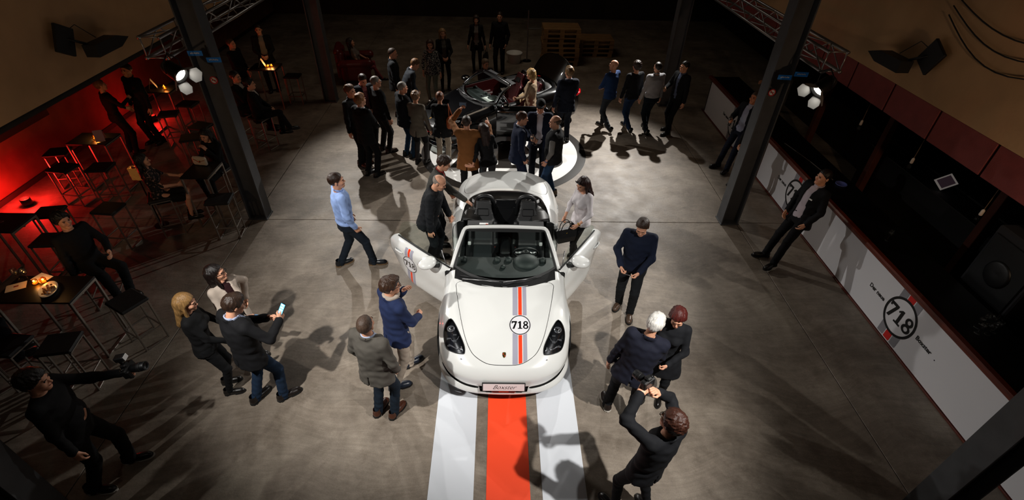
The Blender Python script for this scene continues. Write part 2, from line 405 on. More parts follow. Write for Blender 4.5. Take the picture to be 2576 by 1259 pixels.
small_tag(-4.18, 7.55, 3.05, .1, 'blue tag fixed high on the column by the left spotlight')
small_tag(4.38, 7.55, 2.93, -.1, 'blue tag fixed high on the column by the right spotlight')
for x, z, lb in ((-4.42, 2.66, 'round no-smoking sign on the column by the bar tables'), (4.40, 2.60, 'round no-smoking sign on the column by the bar counter')):
    e = tag(empty('no_smoking_sign', (x, 7.79, z)), lb, 'sign')
    MB().lathe([(0, .0), (.055, .0), (.055, .008), (0, .008)], 24, axis='y').build('disc', M_white, e)
    MB().lathe([(.045, -.004), (.06, -.004), (.06, .006), (.045, .006)], 24, axis='y').build('ring', M_redp, e)
    box('bar', (0, -.003, 0), (.1, .004, .012), M_redp, e, R=Matrix.Rotation(pi/4, 3, 'Y'), bev=0)
    box('cigarette', (0, -.002, 0), (.06, .003, .01), M_blackp, e, bev=0)

# ------------------------------------------------------------------ aluminium box trusses along the gallery edges
def truss(x, z, y0, y1, label):
    e = tag(empty('lighting_truss', (x, y0, z)), label, 'truss'); s = .145; L_ = y1 - y0
    for cx in (-s, s):
        for cz in (-s, s): MB().tube([(cx, 0, cz), (cx, L_, cz)], .025, 10).build('chord', M_alu, e, True)
    br = []
    n = int(L_ / .5)
    for i in range(n):
        ya, yb = i*.5 + .03, i*.5 + .5
        for a, b_ in (((-s, -s), (s, -s)), ((-s, s), (s, s)), ((-s, -s), (-s, s)), ((s, -s), (s, s))):
            if i % 2: a, b_ = b_, a
            br.append(((a[0], ya, a[1]), (b_[0], yb, b_[1])))
    for p, q in [((-s, .03, -s), (s, .03, -s)), ((-s, .03, s), (s, .03, s)), ((-s, .03, -s), (-s, .03, s)), ((s, .03, -s), (s, .03, s))] + br[:72]:
        MB().tube([p, q], .011, 6).build('brace', M_alu, e, True)
truss(-5.0, 3.2, 7.55, 13.6, 'aluminium box truss by the left gallery above the bar tables')
truss(5.1, 3.15, 7.6, 13.6, 'aluminium box truss by the right gallery above the bar counter')

# ------------------------------------------------------------------ stage lamps with barn doors
M_lens = mat('lamp_lens', '#ffffff', .3, emit='#fff4e2', es=60.0)
M_lensoff = mat('lamp_lens_side', '#ffffff', .3, emit='#fff4e2', es=3.0)
M_door = mat('barn_door_metal', '#8b8d90', .5, metal=.2)
def stage_lamp(loc, tgt, label, hang):
    d = (Vector(tgt) - Vector(loc)).normalized(); q = d.to_track_quat('-Z', 'Y'); e = empty('stage_lamp', loc); e.rotation_euler = q.to_euler(); tag(e, label, 'spotlight')
    MB().lathe([(.02, .30), (.075, .28), (.10, .22), (.11, .06), (.115, .03), (.115, .0), (.10, .0), (.095, .06), (0, .07)], 24).build('housing', M_blackm, e, True)
    MB().lathe([(0, .035), (.085, .035), (.088, .045), (0, .05)], 20).build('lens', M_lens, e, True)
    for k in range(4):
        w = .13 if k % 2 else .10; l_ = .16; R = Matrix.Rotation(k*pi/2, 3, 'Z') @ Matrix.Rotation(math.radians(-38), 3, 'X')
        poly = [(-.075, 0), (.075, 0), (w, l_*.55), (w*.55, l_), (-w*.55, l_), (-w, l_*.55)]
        V = []; 
        for t in (0, .003):
            for (a, b_) in poly: V.append(Matrix.Rotation(k*pi/2, 3, 'Z') @ (Vector((0, .115, 0)) + Matrix.Rotation(math.radians(-52), 3, 'X') @ Vector((a, b_, t))))
        n = 6; F = [tuple(range(n))[::-1], tuple(range(n, 2*n))] + [(i, (i+1) % n, n+(i+1) % n, n+i) for i in range(n)]
        mk('barn_door', V, F, M_door, e, False)
    up = q.inverted() @ Vector((0, 0, 1))
    a = Vector((.125, 0, .13)); b_ = Vector((-.125, 0, .13)); top = Vector((0, 0, .13)) + up * .24
    MB().tube([a, a + up*.13, top, b_ + up*.13, b_], .01, 6).build('yoke', M_blackm, e, True)
    hp = q.inverted() @ (Vector(hang) - Vector(loc)); MB().tube([top, hp], .014, 8).build('hanger', M_blackm, e, True)
    return e
HANG = [(-3.5, 1.6, 5.885), (3.1, 1.6, 5.885), (-4.855, 7.62, 3.03), (4.955, 7.68, 2.98), (-4.35, 13.5, 5.285), (4.05, 14.9, 5.285)]
LLAB = ['black stage lamp on the near crossbar left of the camera', 'black stage lamp on the near crossbar right of the camera', 'lit stage lamp with open barn doors hanging from the left truss',
        'lit stage lamp with open barn doors hanging from the right truss', 'stage lamp above the group by the black car', 'stage lamp high above the walking men']
for (lo, tg, *_), hg, lb in zip(LAMPS, HANG, LLAB): stage_lamp(lo, tg, lb, hg)
def crossbar(y, z, label):
    tag(MB().tube([(-6.5, y, z), (6.5, y, z)], .03, 10).build('crossbar', M_blackm, None, True), label, 'pipe')
crossbar(1.6, 5.92, 'black lighting pipe across the hall above the camera'); crossbar(13.5, 5.32, 'black lighting pipe across the hall over the black car'); crossbar(14.9, 5.32, 'rear black lighting pipe across the hall near the pallets')
for k, (x, y, z) in enumerate(RED):
    e = tag(empty('floor_wash_light', (x, y, 0)), ('low red floor washer under the bar stools by the left wall', 'low red floor washer behind the couple standing at the wall')[k], 'spotlight')
    MB().lathe([(.08, 0), (.085, .01), (.085, .14), (.075, .15), (.07, .12), (0, .12)], 20).build('housing', M_blackm, e, True)
    MB().lathe([(0, .125), (.068, .125), (0, .13)], 20).build('lens', mat('red_lens', '#ff1008', .4, emit='#ff1208', es=6), e, True)
# wall speakers: a back plate with a long tapered body
def wall_speaker(sx, y, z, label):
    e = tag(empty('wall_speaker', (sx*6.5, y, z)), label, 'speaker')
    box('back_plate', (-sx*.10, -.05, .1), (.05, .34, .40), M_blackp, e, bev=.01, R=Matrix.Rotation(sx*.5, 3, 'X'))
    poly = [(-.30, -.09), (.28, -.09), (.52, .0), (.25, .09), (-.30, .09)]
    V = [(-sx*(.15 + t), a + .45, b_ - .12) for t in (0, .2) for a, b_ in poly]; n = 5
    mk('cabinet', V, [tuple(range(n))[::-1], tuple(range(n, 2*n))] + [(i, (i+1) % n, n+(i+1) % n, n+i) for i in range(n)], M_blackp, e, False)
    MB().tube([(0, 0, .1), (-sx*.12, 0, .1), (-sx*.2, .25, -.05)], .02, 8).build('bracket', M_blackm, e, True)
    MB().tube([(-sx*.1, .1, .2), (-sx*.12, .25, .24), (-sx*.2, .45, .0)], .006, 6).build('cable', M_blackp, e, True)
wall_speaker(1, 7.5, 3.2, 'black angular loudspeaker on the beige wall above the bar'); wall_speaker(-1, 7.85, 3.12, 'black angular loudspeaker on the beige wall above the bar tables')
for k in range(3):
    tag(MB().tube([(6.46, 7.6 - 2.4*t, 3.85 + .12*k - (.42 - .08*k)*math.sin(pi*t)) for t in np.linspace(0, 1, 13)], .009, 6).build('hanging_cable', M_blackp, None, True), 'black cable sagging along the beige gallery front', 'cable', 'cables on the gallery front')

# ------------------------------------------------------------------ bar counter
M_wood = mat('mahogany', '#5e2413', .45, coat=.2, bump=.15, bscale=20, var=.35, vscale=3, stretch=(8, 1, 8))
M_bartop = mat('black_bar_top', '#0b0a0a', .35, var=.3, vscale=6)
M_panel = mat('white_print_board', '#e4e2e6', .35, coat=.3)
M_grey = mat('print_grey', '#8c8a90', .5); M_red = mat('print_red', '#c8201c', .5); M_ink = mat('print_black', '#0a0a0b', .5)
bar = tag(empty('bar_counter', (5.72, 5.5, 0)), 'long dark bar counter with mahogany edges and white printed boards', 'bar counter')
def barp(name, y0, y1, z0, z1, x0, x1, m, parent=bar, bev=.004): return box(name, ((x0+x1)/2 - 5.72, (y0+y1)/2 - 5.5, (z0+z1)/2), (x1-x0, y1-y0, z1-z0), m, parent, bev)
barp('carcass', -1.4, 13.3, .0, .88, 5.76, 6.35, M_blackp)
barp('bar_top', -1.4, 13.35, .885, .93, 5.79, 6.5, M_bartop)
barp('edge_rail', -1.42, 13.4, .872, .955, 5.68, 5.79, M_wood, bev=.02)
barp('plinth_rail', -1.42, 13.36, .0, .022, 5.70, 5.76, M_wood)
for yj in (2.98, 9.72): barp('post', yj-.13, yj+.13, .022, .87, 5.715, 5.76, M_wood)
def board(y0, y1, prints):
    p = barp('printed_board', y0, y1, .03, .865, 5.722, 5.76, M_panel, bev=.003)
    for yc in prints:
        if y1 - .05 < yc or yc < y0 - .3: continue
        def flat(name, V2, T, m, off, solid=0.002):
            V2 = np.asarray(V2); V = np.stack([np.full(len(V2), 5.7205 - off - 5.72), yc - V2[:, 0] - 5.5, .475 + V2[:, 1]], 1); mk(name, V, T, m, bar, False)
        for a0, a1, mm in ((-.20, -.075, M_grey), (-.06, .06, M_red), (.075, .20, M_grey)):
            def ph(P): return np.maximum(np.maximum(a0 - P[:, 0] + .12*P[:, 1]*0, P[:, 0] - a1), np.abs(P[:, 1] + .012) - .415)
            for up in (1, -1):
                V, T = shape2d(lambda P: np.maximum.reduce([ph(P), .29 - np.hypot(P[:, 0], P[:, 1]), -up*P[:, 1]]), (-.22, -.45), (.22, .45), 40); flat('print_stripe', V, T, mm, .0008)
        V, T = shape2d(lambda P: np.abs(np.hypot(P[:, 0], P[:, 1]) - .285) - .019, (-.32, -.32), (.32, .32), 90); flat('print_ring', V, T, M_ink, .0012)
        V, T = shape2d(lambda P: digits718(P, 0, 0, .245), (-.27, -.14), (.27, .14), 90); flat('print_number', V, T, M_ink, .0012)
        for s, a, al in (('Der neue', -.36, 'RIGHT'), ('Boxster', .36, 'LEFT')):
            V, F = text_mesh(s, .092, .0028, 0, al); V2 = V[:, :2] + np.array([a, 0]); Vw = np.stack([np.full(len(V2), -.0008), yc - V2[:, 0] - 5.5, .475 + V2[:, 1]], 1); mk('print_words', Vw, F, M_ink, bar, False)
        mk('print_stop', [(-.0008, yc - a_ - 5.5, .475 + z_) for a_, z_ in ((.735, -.033), (.751, -.033), (.751, -.017), (.735, -.017))], [(0, 1, 2, 3)], M_ink, bar, False)
board(9.85, 13.17, [11.3]); board(3.11, 9.58, [8.1, 4.85]); board(-1.3, 2.85, [1.4])
# back counter, posts, tablet and small things behind the bar
tag(box('back_counter', (8.75, 7.5, .5), (1.0, 12.5, 1.0), M_blackp, bev=.01), 'low black back counter behind the bar', 'counter')
M_post = mat('red_brown_timber', '#5a2a1c', .7, bump=.2, bscale=12, var=.3, vscale=4)
for k, (x, y) in enumerate(((7.5, 13.4), (7.5, 11.0), (7.6, 8.9), (7.6, 6.2))):
    tag(box('timber_post', (x, y, 1.35), (.13, .13, 2.7), M_post, bev=.008), ('red-brown timber post behind the far end of the bar', 'red-brown timber post behind the bartender', 'red-brown timber post between the hanging bulbs', 'red-brown timber post near the tablet')[k], 'post')
t = tag(empty('tablet', (7.95, 7.54, 1.0)), 'white framed tablet leaning on a stand behind the bar', 'tablet')
R = Matrix.Rotation(math.radians(-48), 3, 'Z') @ Matrix.Rotation(math.radians(-42), 3, 'X') @ Matrix.Rotation(math.radians(40), 3, 'Y')
tc_ = R @ Vector((0, 0, .13))
box('frame', (0, 0, .13), (.22, .012, .27), mat('tablet_frame', '#e9ded6', .3, emit='#e9ded6', es=.10), t, .004, R=R).location = (0, 0, 0)
box('screen', tuple(Vector((0, 0, .13)) + R @ Vector((0, -.008, 0))), (.17, .003, .21), mat('tablet_screen', '#3a2f36', .15, emit='#5a4650', es=.12), t, .0, R=R)
MB().tube([(0, .0, .13), (.06, .12, .01)], .01, 6).build('stand', M_blackm, t)
box('foot', (.03, .06, .008), (.16, .16, .016), M_blackm, t)
tag(box('counter_riser', (7.95, 7.54, .495), (.5, 3.6, .99), M_blackp, bev=.01), 'dark narrow shelf unit carrying the tablet', 'shelf')
M_glass = glassmat('clear_glass', (.93, .95, .95), .02, .08)
def wine_glass(name, loc, label, group=None, fill=None, s=1.0, par=None):
    e = tag(empty(name, loc), label, 'glass', group)
    MB().lathe([(r*s, z*s) for r, z in [(.034, 0), (.034, .003), (.006, .008), (.004, .05), (.005, .085), (.02, .095), (.036, .12), (.038, .15), (.031, .19), (.0295, .19), (.036, .15), (.034, .12), (.018, .098), (0, .093)]], 16).build('bowl_and_stem', M_glass, e, True)
    if fill: MB().lathe([(r*s, z*s) for r, z in [(0, .097), (.017, .099), (.033, .12), (.034, .133), (0, .133)]], 14).build('wine', fill, e, True)
    return e
for k, (dx, dy) in enumerate(((0, 0), (.12, .05), (.05, -.12), (.17, -.08), (-.08, -.1), (.22, .04))): wine_glass('wine_glass', (6.1+dx*.9, 4.25+dy, .931), 'empty wine glass in the cluster on the near end of the bar', 'wine glasses on the bar')
wine_glass('wine_glass', (6.06, 6.07, .931), 'single wine glass on the bar beside the man in the black blazer')
tag(MB().lathe([(.0, 0), (.09, 0), (.10, .012), (.10, .02), (.088, .02), (.085, .01), (0, .008)], 24, c=(6.25, 7.75, .931)).build('ashtray', mat('blue_glass', '#5a64a8', .15, coat=.5), None, True), 'blue-tinted glass dish on the bar top', 'dish')
tag(MB().tube([(5.95, 9.4, .937), (6.1, 8.6, .937), (6.18, 7.9, .937)], .005, 6).build('cable', mat('grey_cable', '#77706a', .5), None, True), 'thin grey cable lying along the bar top', 'cable')
for k, (x, y) in enumerate(((6.75, 5.65), (6.75, 7.15), (6.75, 8.62))):
    e = tag(empty('pendant_bulb', (x, y, 2.70)), 'bare bulb in white socket hanging behind the gallery edge', 'lamp', 'bulbs hanging over the bar')
    MB().tube([(0, 0, 0), (0, 0, -.92)], .005, 6).build('cord', mat('twisted_cord', '#6a5038', .7), e)
    MB().lathe([(.008, -.90), (.022, -.92), (.024, -.99), (.018, -1.0), (0, -1.0)], 14).build('socket', mat('porcelain', '#cfc0b4', .4), e, True)
    MB().lathe([(.014, -1.0), (.018, -1.02), (.034, -1.06), (.03, -1.09), (0, -1.105)], 14).build('bulb', M_glass, e, True)
sp = tag(empty('speaker_tower', (7.05, 4.9, 0)), 'tall dark loudspeaker tower standing behind the bar', 'speaker')
box('cabinet', (0, 0, .9), (.7, .8, 1.8), mat('speaker_carpet', '#17171c', .85, bump=.3, bscale=150), sp, .02)
box('grille', (-.36, 0, 1.0), (.02, .7, 1.4), M_blackm, sp, .01)
for z in (.55, 1.25): MB().lathe([(.02, 0), (.16, -.02), (.19, .0), (.19, .012), (0, .012)], 20, c=(-.375, 0, z), axis='x').build('driver', M_blackm, sp, True)
MB().lathe([(.0, 0), (.035, 0), (.035, .03), (0, .03)], 14, c=(-.2, -.32, 1.80)).build('lock', M_alu, sp, True)
# ------------------------------------------------------------------ floor graphics: stripes and the number roundel
M_fw = mat('floor_vinyl_white', '#d3d7de', .6); M_fo = mat('floor_vinyl_orange', '#f8481c', .6); M_fk = mat('floor_vinyl_black', '#26221f', .3, coat=.3); M_fW = mat('floor_vinyl_bright', '#f0efec', .3, coat=.3)
def strip(x0, x1, m, label):
    tag(box('floor_stripe', ((x0+x1)/2, (1.2+9.15)/2, .002), (x1-x0, 9.15-1.2, .003), m, bev=0), label, 'floor decal')
strip(-.75, -.25, M_fw, 'wide pale grey vinyl stripe on the floor under the left wheels'); strip(-.11, .375, M_fo, 'orange-red vinyl stripe running under the white car'); strip(.51, 1.0, M_fw, 'wide pale grey vinyl stripe on the floor under the right wheels')
rd = tag(empty('floor_roundel', (.13, 10.7, .004)), 'round white floor decal with black ring and number 718 under the black car', 'floor decal')
def rflat(name, ph, r, n, m, z):
    V, T = shape2d(ph, (-r, -r), (r, r), n); mk(name, np.stack([V[:, 0], V[:, 1], np.full(len(V), z)], 1), T, m, rd, False)
rflat('ring', lambda P: np.hypot(P[:, 0], P[:, 1]) - 1.93, 2, 80, M_fk, 0.0)
rflat('disc', lambda P: np.hypot(P[:, 0], P[:, 1]) - 1.73, 2, 80, M_fW, .0015)
rflat('number', lambda P: digits718(P, 0, -.15, 1.35), 1.6, 130, M_fk, .003)
# ================================================================== the two roadsters
def cr_eval(net, u, v):
    """bicubic Catmull-Rom surface of a control net at parameter arrays u (rows), v (columns)"""
    net = np.asarray(net, float); R_, C_ = net.shape[:2]
    def basis(t, n):
        i = np.clip(np.floor(t).astype(int), 0, n-2); f = t - i
        w = np.stack([-.5*f + f*f - .5*f**3, 1 - 2.5*f*f + 1.5*f**3, .5*f + 2*f*f - 1.5*f**3, -.5*f*f + .5*f**3], -1); return i, w
    ext = np.concatenate([2*net[:1]-net[1:2], net, 2*net[-1:]-net[-2:-1]], 0); ext = np.concatenate([2*ext[:, :1]-ext[:, 1:2], ext, 2*ext[:, -1:]-ext[:, -2:-1]], 1)
    iu, wu = basis(u, R_); iv, wv = basis(v, C_); out = np.zeros(u.shape + (3,))
    for a in range(4):
        for b in range(4): out += (wu[..., a]*wv[..., b])[..., None] * ext[iu+a, iv+b]
    return out
def surf_grid(net, nu, nv):
    net = np.asarray(net, float); U, V = np.meshgrid(np.linspace(0, net.shape[0]-1, nu), np.linspace(0, net.shape[1]-1, nv), indexing='ij')
    P = cr_eval(net, U, V).reshape(-1, 3); I = np.arange(nu*nv).reshape(nu, nv)
    q = np.stack([I[:-1, :-1], I[:-1, 1:], I[1:, 1:], I[1:, :-1]], -1).reshape(-1, 4); return P, np.concatenate([q[:, [0, 1, 2]], q[:, [0, 2, 3]]])
def mirror_net(rows):
    out = []
    for r in rows:
        r = [tuple(p) for p in r]; out.append([(-x, y, z) for x, y, z in r[:0:-1]] + r)
    return out
FRONT = mirror_net([
 [(0,.05,.15),(.3,.06,.15),(.51,.105,.15),(.67,.205,.16),(.79,.33,.17),(.835,.46,.185),(.84,.545,.20)],
 [(0,-.025,.225),(.3,-.01,.225),(.525,.04,.228),(.705,.15,.238),(.81,.31,.255),(.852,.45,.265),(.85,.55,.28)],
 [(0,.015,.335),(.3,.03,.335),(.515,.085,.335),(.685,.20,.345),(.79,.35,.36),(.84,.48,.37),(.85,.56,.375)],
 [(0,.015,.45),(.3,.03,.45),(.52,.085,.45),(.69,.20,.45),(.79,.36,.455),(.835,.50,.46),(.85,.57,.465)],
 [(0,.075,.545),(.28,.09,.55),(.49,.145,.55),(.665,.265,.55),(.775,.42,.55),(.83,.555,.55),(.855,.625,.555)],
 [(0,.17,.60),(.27,.185,.605),(.46,.235,.615),(.63,.36,.635),(.755,.52,.645),(.83,.63,.62),(.862,.685,.605)],
 [(0,.35,.662),(.27,.36,.668),(.46,.40,.68),(.635,.50,.72),(.76,.62,.715),(.84,.72,.67),(.872,.76,.645)],
 [(0,.65,.742),(.28,.66,.747),(.5,.68,.757),(.645,.74,.805),(.765,.82,.785),(.845,.90,.725),(.882,.92,.685)],
 [(0,.95,.825),(.3,.96,.828),(.53,.98,.828),(.665,1.02,.855),(.77,1.08,.825),(.845,1.11,.75),(.878,1.15,.625)],
 [(0,1.22,.887),(.32,1.255,.89),(.57,1.34,.90),(.69,1.37,.90),(.785,1.38,.85),(.85,1.37,.74),(.872,1.29,.36)],
 [(0,1.40,.915),(.34,1.43,.917),(.6,1.49,.93),(.71,1.52,.935),(.79,1.53,.875),(.855,1.53,.75),(.86,1.53,.20)]])
REAR = mirror_net([
 [(0,3.54,1.0),(.32,3.51,.998),(.56,3.38,.98),(.655,3.17,.965),(.695,2.95,.945),(.715,2.74,.925)],
 [(0,3.62,1.003),(.34,3.59,.998),(.61,3.46,.972),(.715,3.22,.95),(.75,2.96,.925),(.765,2.74,.90)],
 [(0,3.80,.992),(.37,3.77,.987),(.67,3.62,.945),(.79,3.34,.915),(.82,3.0,.87),(.82,2.74,.845)],
 [(0,4.04,.972),(.4,4.01,.965),(.72,3.84,.91),(.85,3.46,.84),(.872,3.04,.77),(.86,2.74,.74)],
 [(0,4.27,.95),(.42,4.24,.94),(.75,4.05,.865),(.885,3.62,.755),(.893,3.18,.675),(.868,2.76,.56)],
 [(0,4.34,.925),(.42,4.31,.915),(.755,4.11,.83),(.895,3.72,.69),(.898,3.38,.70),(.865,2.99,.42)]])
TAIL = mirror_net([
 [(0,4.34,.925),(.42,4.31,.915),(.755,4.11,.83),(.893,3.74,.66)],
 [(0,4.33,.80),(.43,4.29,.79),(.765,4.11,.73),(.893,3.79,.58)],
 [(0,4.35,.60),(.45,4.31,.59),(.775,4.12,.54),(.885,3.83,.42)],
 [(0,4.36,.42),(.46,4.32,.42),(.775,4.12,.39),(.875,3.83,.32)],
 [(0,4.28,.22),(.46,4.25,.22),(.75,4.08,.21),(.86,3.82,.20)]])
HOOD = spline2([(0,.14),(.19,.152),(.335,.225),(.43,.33),(.515,.54),(.60,.885),(.655,1.18),(.66,1.29),(.56,1.325),(.33,1.255),(0,1.225)], 6, False)
HOOD = np.concatenate([HOOD, HOOD[-2:0:-1]*np.array([-1, 1])])
HLAMP = spline2([(.70,.722),(.763,.66),(.778,.545),(.725,.395),(.62,.312),(.515,.278),(.492,.30),(.505,.38),(.56,.50),(.63,.635)], 6)
LID = spline2([(0,3.64),(.32,3.61),(.60,3.49),(.71,3.58),(.71,3.86),(.62,4.08),(.34,4.23),(0,4.27)], 6, False)
LID = np.concatenate([LID, LID[-2:0:-1]*np.array([-1, 1])])
M_tyre = mat('tyre_rubber', '#0d0d0e', .8); M_rim = mat('alloy_rim', '#6f7276', .3, metal=.9); M_rimd = mat('dark_alloy', '#1b1c1f', .3, metal=.8)
M_glassg = glassmat('green_glass', (.86, .93, .89), .01, .05); M_seal = mat('rubber_seal', '#0b0c0d', .6); M_leather = mat('black_leather', '#141517', .42, bump=.15, bscale=220)
M_leather2 = mat('seat_centre', '#23282a', .6, bump=.2, bscale=180); M_dash = mat('dashboard', '#1d2324', .55, bump=.12, bscale=260); M_gap = mat('panel_gap', '#060606', .9)
M_chrome = mat('chrome', '#d0d2d4', .12, metal=1.0); M_belt = mat('red_belt', '#a50d16', .6, bump=.2, bscale=300); M_lampin = mat('headlamp_inner', '#141619', .25, metal=.4)
M_led = mat('headlamp_reflector', '#d9dde2', .1, metal=.9); M_decg = mat('decal_grey', '#9d9cac', .3, coat=.6); M_deco = mat('decal_orange', '#e8401f', .3, coat=.6); M_decw = mat('decal_white', '#dedee2', .3, coat=.6); M_deck = mat('decal_black', '#08080a', .3, coat=.6)
M_clear = glassmat('lamp_cover', (.97, .98, 1.0), .01, .06)

def build_car(paint, label, loc, rz, door_l, door_r, lid_open=0.0, decals=False, red_int=False):
    """local frame: nose at the origin, +y to the tail, +x is the driver's side"""
    car = tag(empty('sports_car', loc, rz), label, 'car')
    P, T = surf_grid(FRONT, 190, 170); xy = P[:, :2]
    inh = poly_sdf(xy, HOOD); hl = np.minimum(poly_sdf(xy, HLAMP), poly_sdf(xy*np.array([-1, 1]), HLAMP))
    # air intakes in the bumper, seen from the front
    xz = np.stack([np.abs(P[:, 0]), P[:, 2]], 1); low = (P[:, 1] < .5) & (P[:, 2] < .46)
    side_in = poly_sdf(xz, spline2([(.33,.315),(.50,.325),(.66,.347),(.775,.370),(.80,.358),(.76,.335),(.60,.305),(.35,.290)], 4)); mid_in = poly_sdf(xz, [(-.34,.325),(.31,.325),(.29,.255),(-.3,.255)])
    hole = np.where(low, np.minimum(side_in, mid_in), 1.0)
    cowl = P[:, 1] - (1.235 + np.abs(P[:, 0])**2 * .30); topz = np.abs(P[:, 0]) < .665
    ink = np.minimum(cowl, .70 - np.abs(P[:, 0]))
    g = .0035
    V, F = clip(P, T, np.maximum.reduce([g - inh, .004 - hl, -hole, ink]));  body_f = mk('front_body', V, F, paint, car, True, solid=.006)
    V, F = clip(P, T, np.maximum(inh + g, ink)); hood = mk('hood', V, F, paint, car, True, solid=.006); hb = BVHTree.FromPolygons([tuple(v) for v in V], [tuple(f) for f in F.tolist()])
    # dark liner under the gaps, so that the panel joints read as recessed
    N = P.copy(); N[:, 2] -= .03; N[:, 1] += .02; V, F = clip(N, T, np.maximum(np.where(low, 1., np.maximum(np.maximum(inh - .03, -.03 - inh), ink)), np.where(topz, -1., 1.))); mk('gap_liner', V, F, M_gap, car)
    V, F = clip(N, T, np.where(low, hole - .03, 1.0)); V = V + np.array([0, .03, 0]); mk('intake_grille', V, F, M_gap, car)
    # headlights: clear cover over a dark bucket with reflectors
    for s in (-1, 1):
        ph = poly_sdf(xy*np.array([s, 1]), HLAMP); V, F = clip(P, T, np.where(P[:, 0]*s > 0, ph, 1.0)); cover = V.copy()
        h = empty('headlight', parent=car); mk('lamp_cover', V + np.array([0, -.001, .002]), F, M_clear, h)
        V2 = V.copy(); cx = s*.635; V2[:, 0] = cx + (V2[:, 0]-cx)*.97; V2[:, 2] -= .035; mk('bucket', V2, F, M_lampin, h)
        ring = HLAMP*np.array([s, 1]); tr = BVHTree.FromPolygons([tuple(v) for v in P], [tuple(f) for f in T.tolist()])
        pts = []
        for x, y in ring:
            hit = tr.ray_cast(Vector((x, y, 2)), Vector((0, 0, -1)))[0]
            if hit: pts.append(hit + Vector((0, 0, .001)))
        MB().tube(pts + [pts[0]], .0055, 6, False).build('lamp_rim', M_seal, h, True)
        def on(x, y, dz=-.02):
            hit = tr.ray_cast(Vector((s*x, y, 2)), Vector((0, 0, -1)))[0]; return (hit.x, hit.y, hit.z + dz) if hit else (s*x, y, .6)
        MB().lathe([(0, .0), (.034, .006), (.045, .022), (.05, .022), (.05, .0), (0, -.01)], 18, c=on(.685, .60, -.03)).build('projector', M_led, h, True)
        MB().lathe([(0, .02), (.022, .016), (.03, .004), (0, 0)], 14, c=on(.685, .60, -.025)).build('projector_lens', M_chrome, h, True)
        for (x, y) in ((.63, .52), (.71, .50), (.625, .44), (.70, .425)):
            c = on(x, y, -.022); MB().box(c, (.045, .022, .014), bev=.004).build('light_bar', M_led, h)
        MB().tube([on(.575, .50), on(.60, .455), on(.66, .455), on(.68, .49), on(.73, .50)], .006, 6).build('frame', M_led, h, True)
        MB().tube([on(.53, .34, -.012), on(.60, .355, -.012), on(.70, .43, -.012)], .009, 6).build('indicator', M_led, h, True)
        MB().tube([on(.515, .31, -.012), on(.54, .37, -.012)], .012, 6).build('lamp_tip', M_led, h, True)
        c = on(.53, .225, .001); MB().lathe([(0, .002), (.012, .002), (.012, .0), (0, 0)], 12, c=c).build('washer_cap', M_alu, car, True)
        # cowl end, side repeater, front and rear wheels
    for s in (-1, 1):
        for yw in (.92, 3.40):
            w = empty('wheel', (s*.775, yw, .33), 0, car)
            MB().lathe([(.225, -.115), (.31, -.11), (.33, -.085), (.335, 0), (.33, .085), (.31, .11), (.225, .115)], 40, axis='x').build('tyre', M_tyre, w, True)
            MB().lathe([(.228, -.10), (.235, -.105), (.235, .105), (.228, .10), (.21, .06), (.21, -.06), (.228, -.10)], 40, axis='x').build('rim', M_rimd if red_int else M_rim, w, True)
            for k in range(5):
                mb = MB()
                for dk in (-.13, .13):
                    a = 2*pi*k/5 + dk; b_ = 2*pi*k/5 + dk*.8
                    mb.tube([(s*.085, .05*math.cos(b_), .05*math.sin(b_)), (s*.09, .13*math.cos(a*1), .13*math.sin(a)), (s*.075, .222*math.cos(a), .222*math.sin(a))], .013, 6)
                mb.tube([(s*.08, .03*math.cos(2*pi*k/5), .03*math.sin(2*pi*k/5)), (s*.088, .06*math.cos(2*pi*k/5), .06*math.sin(2*pi*k/5))], .03, 8)
                mb.build('spoke', M_rimd if red_int else M_rim, w, True)
            MB().lathe([(0, .0), (.04, .0), (.04, .012), (0, .016)], 16, axis='x', c=(s*.085 if s > 0 else s*.10, 0, 0)).build('hub_cap', M_rimd, w, True)
            MB().lathe([(.03, -.02), (.17, -.02), (.17, .02), (.03, .02)], 24, axis='x').build('brake_disc', M_alu, w, True)
            # wheel well
            pts = [(0, .37*math.cos(a), .33 + .37*math.sin(a)) for a in np.linspace(-.3, pi+.3, 18)]
            V = [(s*.56, yw + p[1], p[2]) for p in pts] + [(s*.872, yw + p[1], p[2]) for p in pts] + [(s*.56, yw, .33)]; n = len(pts)
            F = [(i, i+1, n+i+1, n+i) for i in range(n-1)] + [(i+1, i, 2*n) for i in range(n-1)]; mk('wheel_well', V, F, M_gap, car)
    # rear body with its deck lid
    P, T = surf_grid(REAR, 110, 170); il = poly_sdf(P[:, :2], LID)
    jag = np.where((np.abs(P[:, 1]-3.40) < .5) & (np.abs(P[:, 0]) > .8), .365 - np.hypot(P[:, 1]-3.40, P[:, 2]-.33), -1.0)
    V, F = clip(P, T, np.maximum(.003 - il, jag)); mk('rear_body', V, F, paint, car, True, solid=.006)
    V, F = clip(P, T, il + .003); piv = np.array([0, 3.66, .99]); th = lid_open; c, s_ = math.cos(th), math.sin(th)
    q = V - piv; V = np.stack([q[:, 0], q[:, 1]*c - q[:, 2]*s_, q[:, 1]*s_ + q[:, 2]*c], 1) + piv; mk('deck_lid', V, F, paint, car, True, solid=.012)
    N = P - np.array([0, 0, .04]); V, F = clip(N, T, np.where(il < .04, np.abs(il) - .03 if lid_open < .1 else il - .02, 1.0)); mk('deck_liner', V, F, M_gap, car)
    P, T = surf_grid(TAIL, 50, 90); mk('rear_bumper', P, T, paint, car, True, solid=.006)
